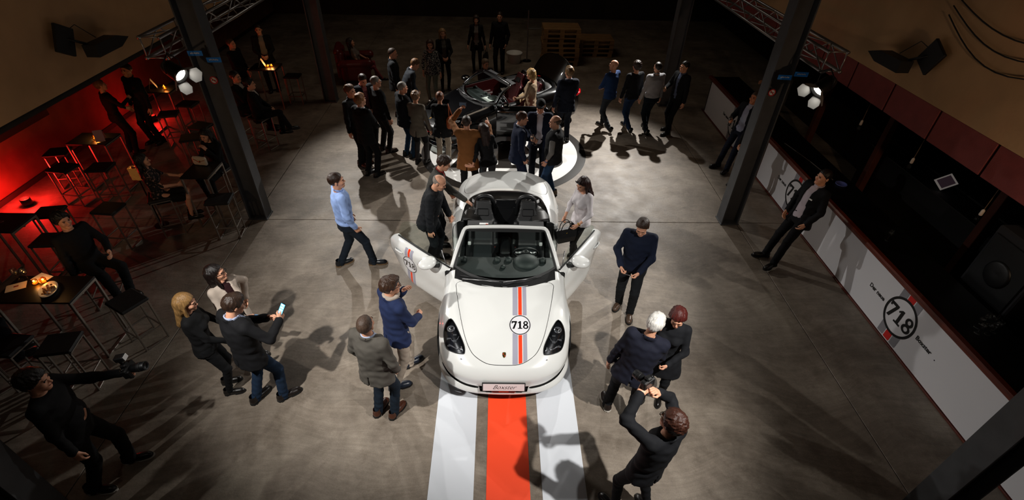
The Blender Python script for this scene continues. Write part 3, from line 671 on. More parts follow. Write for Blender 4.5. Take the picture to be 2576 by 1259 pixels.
    for s in (-1, 1):
        pts = [(s*.50, 4.305, .74), (s*.64, 4.235, .745), (s*.76, 4.13, .735), (s*.83, 3.98, .715)]
        MB().tube(pts, .035, 8, rs=[.02, .035, .035, .02]).build('tail_light', mat('tail_red', '#b01018', .2, coat=.8, emit='#ff1010', es=.15), car, True)
        # quarter side behind the door, sill, jambs
        arch = [(3.40 - .37*math.cos(a), .33 + .37*math.sin(a)) for a in np.linspace(.0, 1.15, 9)]
        V = []; 
        for (y, z) in arch: V += [(s*.866, 2.76, z), (s*(.868 + .012*(z/.7)), min(y, 3.25), z)]
        V += [(s*.858, 2.74, .74), (s*.866, 3.04, .76)]
        V = [(s*.845, 2.76, .2), (s*.845, 3.03, .2)] + V; n = len(V)//2; F = [(2*i, 2*i+1, 2*i+3, 2*i+2) for i in range(n-1)]; mk('quarter_panel', V, F, paint, car, True)
        MB().box((s*.765, 2.15, .27), (.19, 1.28, .17), bev=.03).build('sill', paint, car)
        MB().box((s*.69, 2.15, .37), (.10, 1.2, .05), bev=.02).build('sill_trim', M_leather, car)
        MB().box((s*.82, 2.775, .58), (.07, .05, .58), bev=.02).build('door_jamb', paint, car)
        MB().box((s*.725, 2.785, .60), (.13, .04, .60), bev=.02).build('jamb_trim', M_leather, car)
        MB().box((s*.775, 1.55, .55), (.15, .06, .68), bev=.02).build('hinge_jamb', M_gap, car)
        mb = MB()
        for z in (.42, .66): mb.box((s*.80, 1.56, z), (.05, .08, .035), bev=.006)
        for i, z in enumerate((.42, .66)): MB().box((s*.82, 1.575, z), (.05, .10, .035), bev=.006).build('hinge', M_blackm, car)
    # under body
    MB().box((0, 2.15, .17), (1.5, 3.2, .04)).build('underbody', M_gap, car)
    # ---------------- windscreen
    def ws(a, b):   # a -1..1 across, b 0..1 up
        x0 = .735*a; y0 = 1.285 + .30*abs(a)**2.2; z0 = .905 + .05*a*a; x1 = .585*a; y1 = 2.06 + .03*a*a; z1 = 1.268 - .03*a*a
        k = .028*math.sin(pi*b); return (x0 + (x1-x0)*b, y0 + (y1-y0)*b - k, z0 + (z1-z0)*b + k*1.2)
    nu, nv = 28, 14; V = [ws(-1 + 2*i/nu, j/nv) for j in range(nv+1) for i in range(nu+1)]; F = [(j*(nu+1)+i, j*(nu+1)+i+1, (j+1)*(nu+1)+i+1, (j+1)*(nu+1)+i) for j in range(nv) for i in range(nu)]
    wsc = mk('windscreen', V, F, M_glassg, car)
    def ribbon(name, path, wid, m, off=.003):
        V = []
        for (a, b), (a2, b2) in zip(path, wid):
            p = Vector(ws(a, b)); q = Vector(ws(a2, b2)); V += [p + Vector((0, -off*.5, off)), q + Vector((0, -off*.5, off))]
        mk(name, V, [(2*i, 2*i+1, 2*i+3, 2*i+2) for i in range(len(path)-1)], m, wsc)
    tt = np.linspace(0, 1, 13)
    ribbon('frit_band', [(-1 + 2*t, 1) for t in tt], [(-1 + 2*t, .93) for t in tt], M_seal); ribbon('frit_band', [(-1 + 2*t, 0) for t in tt], [(-1 + 2*t, .05) for t in tt], M_seal)
    for s in (-1, 1): ribbon('frit_band', [(s, t) for t in tt], [(s*.945, t) for t in tt], M_seal)
    arc = [ws(-1.0, t) for t in np.linspace(-.06, .9, 12)] + [ws(-.985, .96), ws(-.95, .995)] + [ws(a, 1.01) for a in np.linspace(-.88, .88, 17)] + [ws(.95, .995), ws(.985, .96)] + [ws(1.0, t) for t in np.linspace(.9, -.06, 12)]
    cen = Vector((0, 2.2, .9)); out = []
    for p in arc: p = Vector(p); out.append(p + (p - Vector((0, p.y, .95))).normalized()*.012 + Vector((0, .014, .004)))
    MB().tube(out, .027, 10).build('windscreen_frame', paint, car, True)
    seal = [p + Vector((0, .03, .006)) for p in out[12:-12]]; MB().tube(seal, .014, 8).build('header_seal', M_seal, car, True)
    # cowl panel, wipers
    V = []
    for a in np.linspace(-1, 1, 21):
        x = .70*a; V += [(x, 1.215 + .30*x*x*1.0 + .0, .872 + .015*a*a), (.735*a, 1.30 + .30*abs(a)**2.2, .895 + .05*a*a)]
    mk('cowl_panel', V, [(2*i, 2*i+1, 2*i+3, 2*i+2) for i in range(20)], M_blackp, car)
    for s, pv, tip in ((1, (-.05, 1.24, .905), (.50, 1.36, .965)), (1, (-.62, 1.40, .93), (-.06, 1.275, .945))):
        w = empty('wiper', parent=car); mid = [pv[i]*.55 + tip[i]*.45 for i in range(3)]; mid[2] += .015
        MB().tube([pv, mid, tip], .009, 6).build('arm', M_blackm if s > 0 else M_alu, w, True); MB().tube([[mid[0]-.22*(1 if tip[0] > pv[0] else -1), mid[1]-.02, mid[2]-.008], tip], .007, 6).build('blade', M_alu, w, True)
    # ---------------- dashboard
    red = mat('red_leather', '#5c1016', .45, bump=.1, bscale=200); M_in = red if red_int else M_leather
    V = []; prof = [(1.42, .885), (1.62, .875), (1.80, .865), (1.92, .845), (1.98, .79), (1.97, .68), (1.92, .55), (1.88, .40)]
    xs = np.linspace(-.71, .71, 25)
    for x in xs:
        for (y, z) in prof: V.append((x, y + .20*abs(x/.71)**2.2*(1 if y < 1.6 else .15), z - .02*abs(x/.71)**3))
    n = len(prof); mk('dashboard', V, [(i*n+j, i*n+j+1, (i+1)*n+j+1, (i+1)*n+j) for i in range(24) for j in range(n-1)], M_dash, car)
    for x in (-.60, -.11, .05, .55):
        MB().lathe([(0, -.07), (.045, -.07), (.052, 0), (.045, .01), (.03, .012), (0, .0)], 18, c=(x, 1.86, .868), R=Matrix.Rotation(math.radians(-75), 3, 'X')).build('air_vent', M_dash, car, True)
    Vb, Fb = sdf_mesh(lambda Q: np.maximum(ell(Q, (.31, 1.80, .84), (.20, .17, .115)), .82 - Q[..., 2]), (.08, 1.6, .8), (.54, 2.0, .98), .016); mk('instrument_hood', Vb, Fb, M_dash, car)
    MB().lathe([(0, .0), (.032, 0), (.038, .012), (.03, .03), (0, .036)], 16, c=(-.03, 1.66, .872)).build('clock', M_dash, car, True)
    # steering wheel
    sw = empty('steering_wheel', parent=car); Rw = Matrix.Rotation(math.radians(-62), 3, 'X'); cw = Vector((.31, 2.09, .80))
    MB().tube([cw + Rw @ Vector((.18*math.cos(a), .18*math.sin(a), 0)) for a in np.linspace(0, 2*pi, 37)], .0165, 8, False).build('rim', M_leather, sw, True)
    MB().lathe([(0, .03), (.05, .028), (.075, .0), (.06, -.03), (0, -.04)], 20, c=cw, R=Rw).build('hub', M_leather, sw, True)
    for a in (0, pi, -pi/2): MB().tube([cw + Rw @ Vector((.05*math.cos(a), .05*math.sin(a), 0)), cw + Rw @ Vector((.175*math.cos(a), .175*math.sin(a), 0))], .018, 6).build('spoke', M_alu, sw, True)
    MB().tube([cw + Rw @ Vector((0, 0, -.03)), cw + Rw @ Vector((0, 0, -.22))], .04, 10).build('column', M_blackp, sw, True)
    # console, floor, tunnel
    MB().box((0, 2.42, .33), (.22, 1.15, .26), bev=.05).build('console', M_in, car); MB().box((0, 2.62, .48), (.16, .34, .06), bev=.025).build('armrest', M_leather, car)
    MB().lathe([(.035, 0), (.02, .05), (.01, .09), (.026, .12), (.026, .15), (0, .16)], 14, c=(0, 2.22, .45)).build('gear_lever', M_leather, car, True)
    mb = MB(); mb.box((0, 1.985, .62), (.22, .03, .2), bev=.01); mb.build('centre_screen', M_blackp, car)
    MB().box((0, 2.3, .22), (1.36, 1.5, .04)).build('footwell_floor', M_leather, car)
    # seats
    def seat_sdf(Q):
        d = rbox(Q, (0, 2.52, .36), (.20, .26, .075), .05); 
        for s in (-1, 1): d = smin(d, rc(Q, (s*.215, 2.32, .40), (s*.22, 2.74, .42), .05, .06), .03)
        b0, b1 = np.array((0, 2.80, .42)), np.array((0, 3.04, .90)); dr = (b1-b0)/np.linalg.norm(b1-b0); nn = np.array((0, dr[2], -dr[1])); q = Q - b0
        L_ = np.stack([q[..., 0], q @ nn, q @ dr], -1); w = np.interp(L_[..., 2], [-.05, .12, .36, .46, .56, .72], [.21, .225, .215, .16, .125, .10])
        bk = np.maximum(np.maximum(np.abs(L_[..., 0]) - w, np.abs(L_[..., 1]) - .05), np.maximum(-.05 - L_[..., 2], L_[..., 2] - .70)) - .015
        d = smin(d, bk, .04)
        for s in (-1, 1): 
            dq = rc(L_, (s*.205, -.05, .05), (s*.20, -.055, .36), .05, .045); d = smin(d, dq, .03)
        return d
    Vs, Fs = sdf_mesh(seat_sdf, (-.33, 2.16, .22), (.33, 3.3, 1.16), .018)
    for s in (-1, 1):
        st = empty('seat', parent=car); o = mk('shell', Vs + np.array([s*.365, 0, 0]), Fs, M_in, st)
        MB().box((s*.365, 2.53, .437), (.30, .40, .03), bev=.014).build('cushion', M_leather2 if not red_int else red, st)
        R = Matrix.Rotation(math.radians(-26.5), 3, 'X'); MB().box((s*.365, 2.862, .66), (.29, .03, .36), R, .014).build('back_panel', M_leather2 if not red_int else red, st)
        MB().box((s*.365, 2.985, .925), (.20, .04, .13), R, .018).build('head_pad', M_leather, st)
        MB().tube([(s*.605, 3.0, .86), (s*.60, 2.86, .62), (s*.60, 2.72, .36)], .018, 6).build('seat_belt', M_belt, car)
        MB().box((s*.16, 2.66, .44), (.03, .05, .06), bev=.008).build('buckle', mat('buckle_red', '#d02a20', .4), car)
        MB().box((s*.585, 2.70, .50), (.05, .03, .06), bev=.006).build('seat_tag', mat('tag_white', '#d8d8d8', .5), st)
        # roll hoop
        cx = s*.345; pts = [(cx - .165, 3.20, .74), (cx - .15, 3.19, .92), (cx - .115, 3.18, 1.06), (cx - .06, 3.175, 1.105), (cx, 3.175, 1.115), (cx + .06, 3.175, 1.105), (cx + .115, 3.18, 1.06), (cx + .15, 3.19, .92), (cx + .165, 3.20, .74)]
        MB().tube([tuple(p) for p in spline2(pts, 4, False)], .036, 10).build('roll_hoop', M_leather, car, True)
        MB().box((s*.38, 2.20, 1.243), (.36, .15, .016), Matrix.Rotation(math.radians(10), 3, 'X'), .007).build('sun_visor', mat('visor_grey', '#3a3a3b', .7), car)
    if decals: MB().box((-.32, 2.185, 1.256), (.13, .05, .003), Matrix.Rotation(math.radians(10), 3, 'X')).build('visor_label', mat('label_white', '#efefef', .5), car)
    if decals: MB().box((-.275, 2.178, 1.2592), (.035, .014, .002), Matrix.Rotation(math.radians(10), 3, 'X')).build('label_mark', M_deco, car)
    # bulkhead and soft top cover behind the seats
    MB().box((0, 3.24, .66), (1.34, .08, .5), bev=.03).build('bulkhead', M_leather, car)
    V = []; cov = spline2([(.70,2.80),(.685,3.0),(.64,3.20),(.54,3.40),(.30,3.525),(0,3.555),(-.30,3.525),(-.54,3.40),(-.64,3.20),(-.685,3.0),(-.70,2.80)], 4, False)
    for (x, y) in cov: V += [(x, y, .955 if abs(x) < .6 else .925), (x*.62, min(y-.10, 3.26) if abs(x) < .66 else min(y, 3.26), .87)]
    mk('soft_top_cover', V, [(2*i, 2*i+1, 2*i+3, 2*i+2) for i in range(len(cov)-1)], mat('cover_grey', '#2a2928', .5, bump=.1, bscale=120), car, solid=.01)
    MB().box((0, 3.30, .90), (.86, .16, .03), bev=.012).build('parcel_shelf', M_leather, car)
    V = [(-.15, 3.19, 1.03), (.15, 3.19, 1.03), (.17, 3.20, .93), (.09, 3.20, .88), (-.09, 3.20, .88), (-.17, 3.20, .93)]; mk('wind_deflector', V, [(0, 1, 2, 3, 4, 5)], M_leather, car, False, solid=.02)
    MB().tube([(-.17, 3.19, 1.03), (.17, 3.19, 1.03)], .012, 8).build('deflector_bar', M_blackp, car, True)
    for s in (-1, 1): MB().box((s*.655, 2.98, .89), (.12, .36, .05), bev=.02).build('side_shelf', M_leather, car)
    # ---------------- doors (local frame at the hinge, y to the rear, x outward)
    def door(s, ang, glass, hx=.80):
        d = empty('door', (s*.815, 1.55, 0), -s*ang, car); rows = []
        for z, x, yr, yf in ((.905, -.055, 1.13, .0), (.895, -.028, 1.175, .0), (.86, .012, 1.215, -.01), (.80, .045, 1.235, -.01), (.70, .052, 1.23, -.012), (.58, .038, 1.19, -.012), (.45, .036, 1.12, -.01), (.32, .042, 1.02, -.005), (.24, .038, .92, 0), (.20, .02, .86, 0)):
            rows.append([(s*(x - .03*(1-t)**2*(z > .6) + .012*math.sin(pi*t)), yf + (yr-yf)*t, z + .035*t*(z > .75)) for t in np.linspace(0, 1, 7)])
        for r in rows:
            x, y, z = r[-1]; r[-1] = (x - s*.035, y, z); x, y, z = r[-2]
        rows = [[(p[0]-s*.005, p[1], p[2]) for p in rows[0]]] + rows[1:]
        P, T = surf_grid(rows, 60, 60)
        if s > 0: T = T[:, ::-1]
        mk('outer_skin', P, T, paint, d, True, solid=.006)
        tree = BVHTree.FromPolygons([tuple(v) for v in P], [tuple(f) for f in T.tolist()])
        # inner trim
        pr = [[(s*(-.075 - .05*(z < .62)), yf + (yr-yf)*t*.985 + .0, z + .03*t*(z > .75)) for t in np.linspace(0, 1, 7)] for z, yr, yf in ((.90, 1.10, .03), (.82, 1.18, .02), (.62, 1.15, .02), (.55, 1.12, .02), (.40, 1.04, .02), (.22, .86, .02))]
        P2, T2 = surf_grid(pr, 30, 20); mk('inner_trim', P2, T2, M_in, d, True, solid=.01)
        def rim(A, B): 
            n = len(A); return list(A) + list(B), [(i, i+1, n+i+1, n+i) for i in range(n-1)]
        nr = 60; top_o = P[:60]; rear_o = P[59::60]; top_i = np.stack([np.interp(np.linspace(0, 1, 60), np.linspace(0, 1, 20), P2[:20, k]) for k in range(3)], 1); rear_i = np.stack([np.interp(np.linspace(0, 1, 60), np.linspace(0, 1, 30), P2[19::20, k]) for k in range(3)], 1)
        V, F = rim(top_o, top_i); mk('window_seal', V, F, M_seal, d); V, F = rim(rear_o, rear_i); mk('shut_face', V, F, M_leather, d)
        fo, fi = P[0::60], np.stack([np.interp(np.linspace(0, 1, 60), np.linspace(0, 1, 30), P2[0::20, k]) for k in range(3)], 1); V, F = rim(fo, fi); mk('hinge_face', V, F, M_gap, d)
        MB().tube([(s*-.052, .0, .915), (s*-.045, .6, .935), (s*-.055, 1.10, .948)], .012, 8).build('belt_seal', M_seal, d, True)
        MB().box((s*-.13, .55, .66), (.07, .5, .06), bev=.025).build('armrest', M_in, d)
        # handle over a flat patch toned like a shaded recess
        hz = .775; hit = tree.ray_cast(Vector((s*1, .99, hz)), Vector((-s, 0, 0)))[0]
        if hit:
            MB().tube([(hit.x + s*.002, .90, hz-.004), (hit.x + s*.018, .94, hz), (hit.x + s*.02, 1.03, hz+.004), (hit.x - s*.002, 1.08, hz+.006)], .013, 8).build('handle', paint, d, True)
            V, T_ = shape2d(lambda Q: np.hypot((Q[:, 0]-.99)/.085, (Q[:, 1]-hz)/.03) - 1, (.89, hz-.04), (1.09, hz+.04), 24); 
            q = [tree.ray_cast(Vector((s*1, a, b)), Vector((-s, 0, 0)))[0] for a, b in V]; 
            if all(q): mk('painted_recess', [(p.x + s*.001, p.y, p.z) for p in q], T_, mat('painted_recess_' + paint.name, '#b5b8ba' if not red_int else '#08080a', .4), d)
        # glass
        if glass > 0:
            gh = glass; o = spline2([(.10, .93), (.16, .93+gh*.35), (.30, .93+gh*.78), (.50, .93+gh*.97), (.75, .93+gh), (.98, .93+gh*.86), (1.09, .93+gh*.5), (1.10, .94)], 5, False)
            V = [(s*(-.050 - .30*(z-.93)), y, z) for y, z in o]; mk('side_glass', V, [tuple(range(len(V)))], M_glassg, d, False)
            MB().tube([(s*-.05, .07, .93), (s*(-.05-.05), .20, 1.10)], .007, 6).build('glass_guide', M_alu, d, True)
        # mirror
        m = empty('wing_mirror', parent=d)
        MB().tube([(s*-.01, .20, .89), (s*.05, .20, .91), (s*.09, .215, .955)], .03, 8, rs=[.05, .035, .035]).build('foot', M_blackp, m, True)
        Vm, Fm = sdf_mesh(lambda Q: np.maximum(ell(Q, (s*.15, .24, 1.0), (.14, .12, .072)), Q[..., 1] - .305), (s*.15-.2, .06, .88), (s*.15+.2, .40, 1.11), .014); mk('mirror_shell', Vm, Fm, paint, m)
        mg = MB().lathe([(0, .0), (.1, .0), (.1, .004), (0, .004)], 24, axis='y').build('mirror_glass', M_chrome, m, True)
        mg.location = (s*.15, .307, .995); mg.scale = (1.15, 1, .55)
        Vm2, Fm2 = sdf_mesh(lambda Q: np.maximum(ell(Q, (s*.13, .24, .982), (.13, .11, .066)), Q[..., 2] - .955), (s*.15-.2, .06, .86), (s*.15+.2, .40, 1.02), .014); mk('mirror_base', Vm2, Fm2, M_blackp, m)
        return d, tree
    dl, tl = door(-1, door_l, .33); dr_, tr_ = door(1, door_r, .20 if decals else 0)
    # ---------------- number plate, crest
    pl = empty('number_plate', (0, -.022, .375), 0, car); Rp = Matrix.Rotation(math.radians(-14), 3, 'X')
    MB().box((0, 0, 0), (.535, .018, .125), Rp, .004).build('holder', M_blackp, pl); MB().box((0, -.0105, .002), (.51, .004, .105), Rp, .002).build('plate', mat('plate_white', '#e6d8d8', .35), pl)
    V, F = text_mesh('Boxster', .088, -.0006, .55); V = [Rp @ Vector((x, -.0135, y + .002)) for x, y, z in V]; mk('lettering', V, F, M_ink, pl, False)
    MB().box((0, -.004, -.085), (.30, .012, .03), Rp, .003).build('plate_foot', mat('dark_red', '#5a0d0d', .4), pl); MB().box((0, -.011, -.082), (.12, .003, .010), Rp).build('plate_mark', M_deco, pl)
    def project(name, tree, phi, lo, hi, n, m, off, flip=False, axis='z', parent=car, s=1):
        V, T_ = shape2d(phi, lo, hi, n); Q = []
        for a, b in V:
            h_ = tree.ray_cast(Vector((a, b, 3)), Vector((0, 0, -1))) if axis == 'z' else tree.ray_cast(Vector((s*3, a, b)), Vector((-s, 0, 0)))
            if h_[0] is None: Q.append(None)
            else:
                nn = h_[1] if (h_[1].z > 0 if axis == 'z' else h_[1].x*s > 0) else -h_[1]; Q.append(h_[0] + nn*off)
        T_ = [t for t in T_.tolist() if all(Q[i] is not None for i in t)]; Q = [q if q is not None else Vector((0, 0, .5)) for q in Q]; return mk(name, Q, T_, m, parent)
    sh = [(-.022, .03), (0, .036), (.022, .03), (.022, -.005), (.014, -.026), (0, -.036), (-.014, -.026), (-.022, -.005)]
    gold = mat('crest_gold', '#b08a2e', .25, metal=.9)
    cy = .262
    project('crest', hb, lambda Q: poly_sdf(Q*np.array([1, 1]) - np.array([0, cy]), [(x, -(-y)) for x, y in sh]), (-.03, cy-.04), (.03, cy+.04), 24, gold, .003)
    for (ax, ay, mm) in ((-.011, .012, M_redp), (.011, -.010, M_redp), (.011, .013, M_ink), (-.010, -.010, M_ink)): project('crest_field', hb, lambda Q: np.maximum(np.abs(Q[:, 0]-ax) - .0058, np.abs(Q[:, 1]-cy-ay) - .0068), (-.03, cy-.04), (.03, cy+.04), 30, mm, .004)
    if decals:
        cx = .20; R0 = .140; c0 = (cx, .665)
        for a0, a1, mm in ((-.095, -.030, M_decg), (-.020, .026, M_deco), (.038, .088, M_decg)):
            for ylo, yhi in ((.12, .53), (.80, 1.28)):
                project('hood_stripe', hb, lambda Q: np.maximum.reduce([cx + a0 - Q[:, 0], Q[:, 0] - cx - a1, R0 - np.hypot(Q[:, 0]-c0[0], Q[:, 1]-c0[1]), poly_sdf(Q, HOOD) + .006, ylo - Q[:, 1] if ylo > .5 else Q[:, 1] - .665]), (cx-.12, .10), (cx+.12, 1.30), 150, mm, .0012)
        project('roundel', hb, lambda Q: np.hypot(Q[:, 0]-c0[0], Q[:, 1]-c0[1]) - R0, (cx-.16, .5), (cx+.16, .84), 50, M_decw, .0016)
        project('roundel_ring', hb, lambda Q: np.abs(np.hypot(Q[:, 0]-c0[0], Q[:, 1]-c0[1]) - .130) - .0055, (cx-.16, .5), (cx+.16, .84), 90, M_deck, .0024)
        project('number', hb, lambda Q: digits718(Q, c0[0], c0[1], .108), (cx-.13, .59), (cx+.13, .74), 90, M_deck, .0024)
        # passenger door: text runs from the hinge end
        c1 = (.77, .61); s = -1; fl = np.array([-1, 1])
        for a0, a1, mm in ((-.085, -.03, M_decg), (-.02, .022, M_deco), (.032, .085, M_decg)):
            for up in (1, -1):
                project('door_stripe', tl, lambda Q: np.maximum.reduce([a0 - (c1[0]-Q[:, 0]), (c1[0]-Q[:, 0]) - a1, .150 - np.hypot(Q[:, 0]-c1[0], Q[:, 1]-c1[1]), (c1[1] - Q[:, 1])*up, Q[:, 1] - .885, .215 - Q[:, 1]]), (c1[0]-.12, .2), (c1[0]+.12, .92), 110, mm, .0015, axis='x', parent=dl, s=-1)
        project('roundel', tl, lambda Q: np.hypot(Q[:, 0]-c1[0], Q[:, 1]-c1[1]) - .15, (c1[0]-.17, .42), (c1[0]+.17, .80), 50, M_decw, .002, axis='x', parent=dl, s=-1)
        project('roundel_ring', tl, lambda Q: np.abs(np.hypot(Q[:, 0]-c1[0], Q[:, 1]-c1[1]) - .140) - .0058, (c1[0]-.17, .42), (c1[0]+.17, .80), 90, M_deck, .003, axis='x', parent=dl, s=-1)
        project('number', tl, lambda Q: digits718((Q - np.array(c1))*fl, 0, 0, .118), (c1[0]-.15, .52), (c1[0]+.15, .70), 90, M_deck, .003, axis='x', parent=dl, s=-1)
    return car
M_wpaint = mat('white_paint', '#dcdddb', .28, coat=1.0); M_kpaint = mat('black_paint', '#040406', .22, coat=1.0)
white_car = build_car(M_wpaint, 'white open roadster with both doors open and a striped 718 hood', (.085, 3.78, 0), math.radians(-.8), math.radians(50), math.radians(34), 0.0, True)
black_car = build_car(M_kpaint, 'glossy black open roadster with raised rear lid on the floor roundel', (-1.80, 10.96, 0), math.radians(-57), math.radians(2), math.radians(38), math.radians(62), False, True)
# ================================================================== people
def _rot(axis, a):
    return np.array(Matrix.Rotation(a, 3, axis))
def ik2(a, c, l1, l2, pole):
    a, c, pole = map(lambda v: np.asarray(v, float), (a, c, pole)); d = c - a; L_ = np.linalg.norm(d); mx = (l1 + l2)*.998
    if L_ > mx: c = a + d/L_*mx; d = c - a; L_ = mx
    u = d/L_; x = (l1*l1 - l2*l2 + L_*L_)/(2*L_); h = math.sqrt(max(l1*l1 - x*x, 0)); p = pole - u*(pole @ u); n = np.linalg.norm(p); p = p/n if n > 1e-6 else np.array([0, 1., 0]); return a + u*x + p*h, c
# --- canonical head: neck base at the origin, face to +y
def head_sdf(P, fem=False):
    d = ell(P, (0, -.004, .195), (.075, .096, .090)); jw = .040 if not fem else .035
    d = smin(d, rc(P, (0, .035, .13), (0, .068, .078), .055, jw), .03); d = smin(d, ell(P, (0, .055, .14), (.058, .045, .06)), .02)
    d = smin(d, rc(P, (0, -.012, -.05), (0, -.008, .12), .057 if not fem else .047, .05 if not fem else .043), .03)
    d = smin(d, rc(P, (0, .098, .168), (0, .119, .137), .007, .0125), .012); d = smin(d, ell(P, (0, .09, .188), (.05, .016, .010)), .014)
    for s in (-1, 1):
        d = -smin(-d, ell(P, (s*.032, .110, .172), (.017, .013, .011)), .008); d = smin(d, ell(P, (s*.079, -.008, .160), (.010, .020, .033)), .008); d = smin(d, ell(P, (s*.042, .078, .138), (.02, .018, .02)), .02)
    d = smin(d, ell(P, (0, .102, .108), (.023, .010, .0065)), .006); d = smin(d, ell(P, (0, .087, .074), (.020, .018, .016)), .015)
    return d
def make_head(fem):
    V, F = sdf_mesh(lambda P: head_sdf(P, fem), (-.1, -.12, -.09), (.1, .145, .30), .0065); return V, F
_heads = {f: make_head(f) for f in (False, True)}
_eye = MB()
for s in (-1, 1):
    _eye.lathe([(0, -.008), (.010, -.003), (.0105, .003), (0, .008)], 8, c=(s*.032, .091, .171), axis='y')
    _eye.tube([(s*.016, .104, .187), (s*.032, .106, .191), (s*.05, .094, .187)], .0035, 5)
_lip = MB().tube([(-.022, .104, .107), (0, .1135, .1085), (.022, .104, .107)], .0035, 5)
# --- hair caps in the head frame
def hair_sdf(P, style):
    x, y, z = P[..., 0], P[..., 1], P[..., 2]; sk = lambda t, dz=0: ell(P, (0, -.008, .197+dz), (.075+t, .096+t, .090+t))
    face = y - (.002 + (z - .152)*.95); nape = .085 - z
    az = np.arctan2(x, -(y + .035)); rr_ = np.hypot(x, y + .035); el_ = np.arctan2(z - .19, rr_ + .02)
    n = (np.sin(az*17 + 2.2*np.sin(el_*3 + az*2) + 3*z*20*.1) + .6*np.sin(az*31 + 1.7*np.sin(el_*5)))*.0013*np.clip(rr_/.05, 0, 1) + wob(P, 34, 1.0)*.003
    if style == 'short': d = np.maximum.reduce([sk(.013), face, nape]) + n
    elif style == 'crop': d = np.maximum.reduce([sk(.007), face, nape + .01]) + n*.5
    elif style == 'thick': d = np.maximum.reduce([smin(sk(.018), ell(P, (0, .03, .265), (.06, .06, .03)), .03), face - .008, nape - .01]) + n*1.8
    elif style == 'quiff': d = np.maximum.reduce([smin(sk(.020), ell(P, (.02, .05, .275), (.055, .06, .03)), .03), face - .01, nape - .02]) + n*2.2
    elif style == 'bald': d = np.maximum.reduce([sk(.006), face + .02, nape, z - .205 - (-y)*.25]) + n*.4
    elif style == 'receding': d = np.maximum.reduce([sk(.008), face + .045, nape]) + n*.6
    elif style == 'curly': d = np.maximum.reduce([sk(.026), face - .012, nape - .01]) + wob(P, 85, .5)*.008 + n
    elif style == 'bob':
        d = smin(sk(.024), np.maximum(ell(P, (0, -.03, .13), (.105, .095, .13)), .02 - z), .02); d = np.maximum(d, np.minimum(face - .02, 1)); d = np.maximum(d, -(rbox(P, (0, .12, .12), (.055, .085, .085), .02))) + n*2.4
    elif style in ('long', 'pony', 'bun', 'updo'):
        d = np.maximum.reduce([sk(.018), face - .01, nape - .03])
        if style == 'long':
            for s in (-1, 1): d = smin(d, rc(P, (s*.05, -.05, .19), (s*.07, -.075, -.12), .05, .034), .04); 
            for s in (-1, 1): d = smin(d, rc(P, (s*.082, .0, .17), (s*.085, .03, -.02), .022, .018), .02)
            d = smin(d, rc(P, (0, -.07, .15), (0, -.095, -.20), .05, .03), .05)
        if style == 'pony': d = smin(d, rc(P, (0, -.11, .20), (.0, -.13, .02), .032, .018), .02)
        if style in ('bun', 'updo'): d = smin(d, ell(P, (0, -.105, .215), (.045, .038, .045)), .015)
        d = d + n*1.6
    return d
_hair = {}
def hair_mesh(style):
    if style not in _hair: _hair[style] = sdf_mesh(lambda P: hair_sdf(P, style), (-.15, -.19, -.27), (.15, .15, .36), .0085)
    return _hair[style]
# --- canonical right hand: wrist at the origin, fingers to +y, palm to -z, thumb to -x
def hand_mesh(kind):
    c = {'relax': (22, 28, 20), 'grip': (55, 70, 35), 'flat': (4, 6, 4), 'fist': (80, 90, 55), 'point': (50, 65, 40)}[kind]
    def fn(P):
        d = rbox(P, (0, .05, 0), (.040, .048, .0145), .013); d = smin(d, rc(P, (0, -.04, 0), (0, .02, 0), .026, .024), .02)
        for i, (x, L_) in enumerate(((-.030, .072), (-.010, .080), (.010, .075), (.029, .060))):
            p = np.array([x, .093, 0.]); a = 0; sp = (-.06, -.02, .03, .08)[i]
            cc = (5, 5, 5) if (kind == 'point' and i == 0) else c
            for f, an, r in zip((.45, .31, .24), cc, (.0098, .009, .008)):
                a += math.radians(an); q = p + L_*f*np.array([sp*.6, math.cos(a), -math.sin(a)]); d = smin(d, rc(P, p, q, r, r*.92), .004); p = q
        k = .6 if kind in ('grip', 'fist', 'point') else 0
        t0, t1, t2 = np.array([-.030, .025, -.006]), np.array([-.056 + .012*k, .062, -.016 - .014*k]), np.array([-.060 + .03*k, .096, -.022 - .028*k]); d = smin(d, rc(P, t0, t1, .0145, .011), .01); d = smin(d, rc(P, t1, t2, .0105, .0085), .004); return d
    return sdf_mesh(fn, (-.085, -.05, -.10), (.06, .19, .03), .0062)
_hands = {k: hand_mesh(k) for k in ('relax', 'grip', 'flat', 'point')}
# --- shoe: heel at y=-.08, toe at +.20
def _shoe(P):
    d = rc(P, (0, -.045, .05), (0, .15, .035), .042, .038); d = smin(d, rc(P, (0, .10, .03), (.0, .175, .028), .045, .034), .03); d = smin(d, rc(P, (0, -.045, .05), (0, -.035, .12), .04, .043), .03); return np.maximum(d, .018 - P[..., 2])
_shoeV, _shoeF = sdf_mesh(_shoe, (-.07, -.11, .0), (.07, .23, .13), .012)
_soleV, _soleF = shape2d(lambda Q: np.minimum(np.hypot(Q[:, 0]/.042, (Q[:, 1]+.045)/.046) - 1, np.minimum(np.hypot(Q[:, 0]/.052, (Q[:, 1]-.125)/.095) - 1, np.maximum(np.abs(Q[:, 0]) - .036, np.abs(Q[:, 1] - .02) - .08))), (-.06, -.1), (.06, .225), 26)
SKIN = {'fair': '#d39a7c', 'mid': '#c0805f', 'tan': '#a2694a'}
def skin_mat(k): return mat('skin_' + k, SKIN[k], .55, var=.06, vscale=30)
def hair_mat(c): return mat('hair_' + c, c, .42, bump=.45, bscale=140, var=.30, vscale=70, stretch=(1, 1, .12), spec=.4)
def cloth(c, rough=.85, bump=.14, bscale=160, var=.12): return mat('cloth_%s_%.2f_%g' % (c, rough, bscale), c, rough, bump=bump, bscale=bscale, var=var, vscale=7, sheen=0.0, spec=.25)
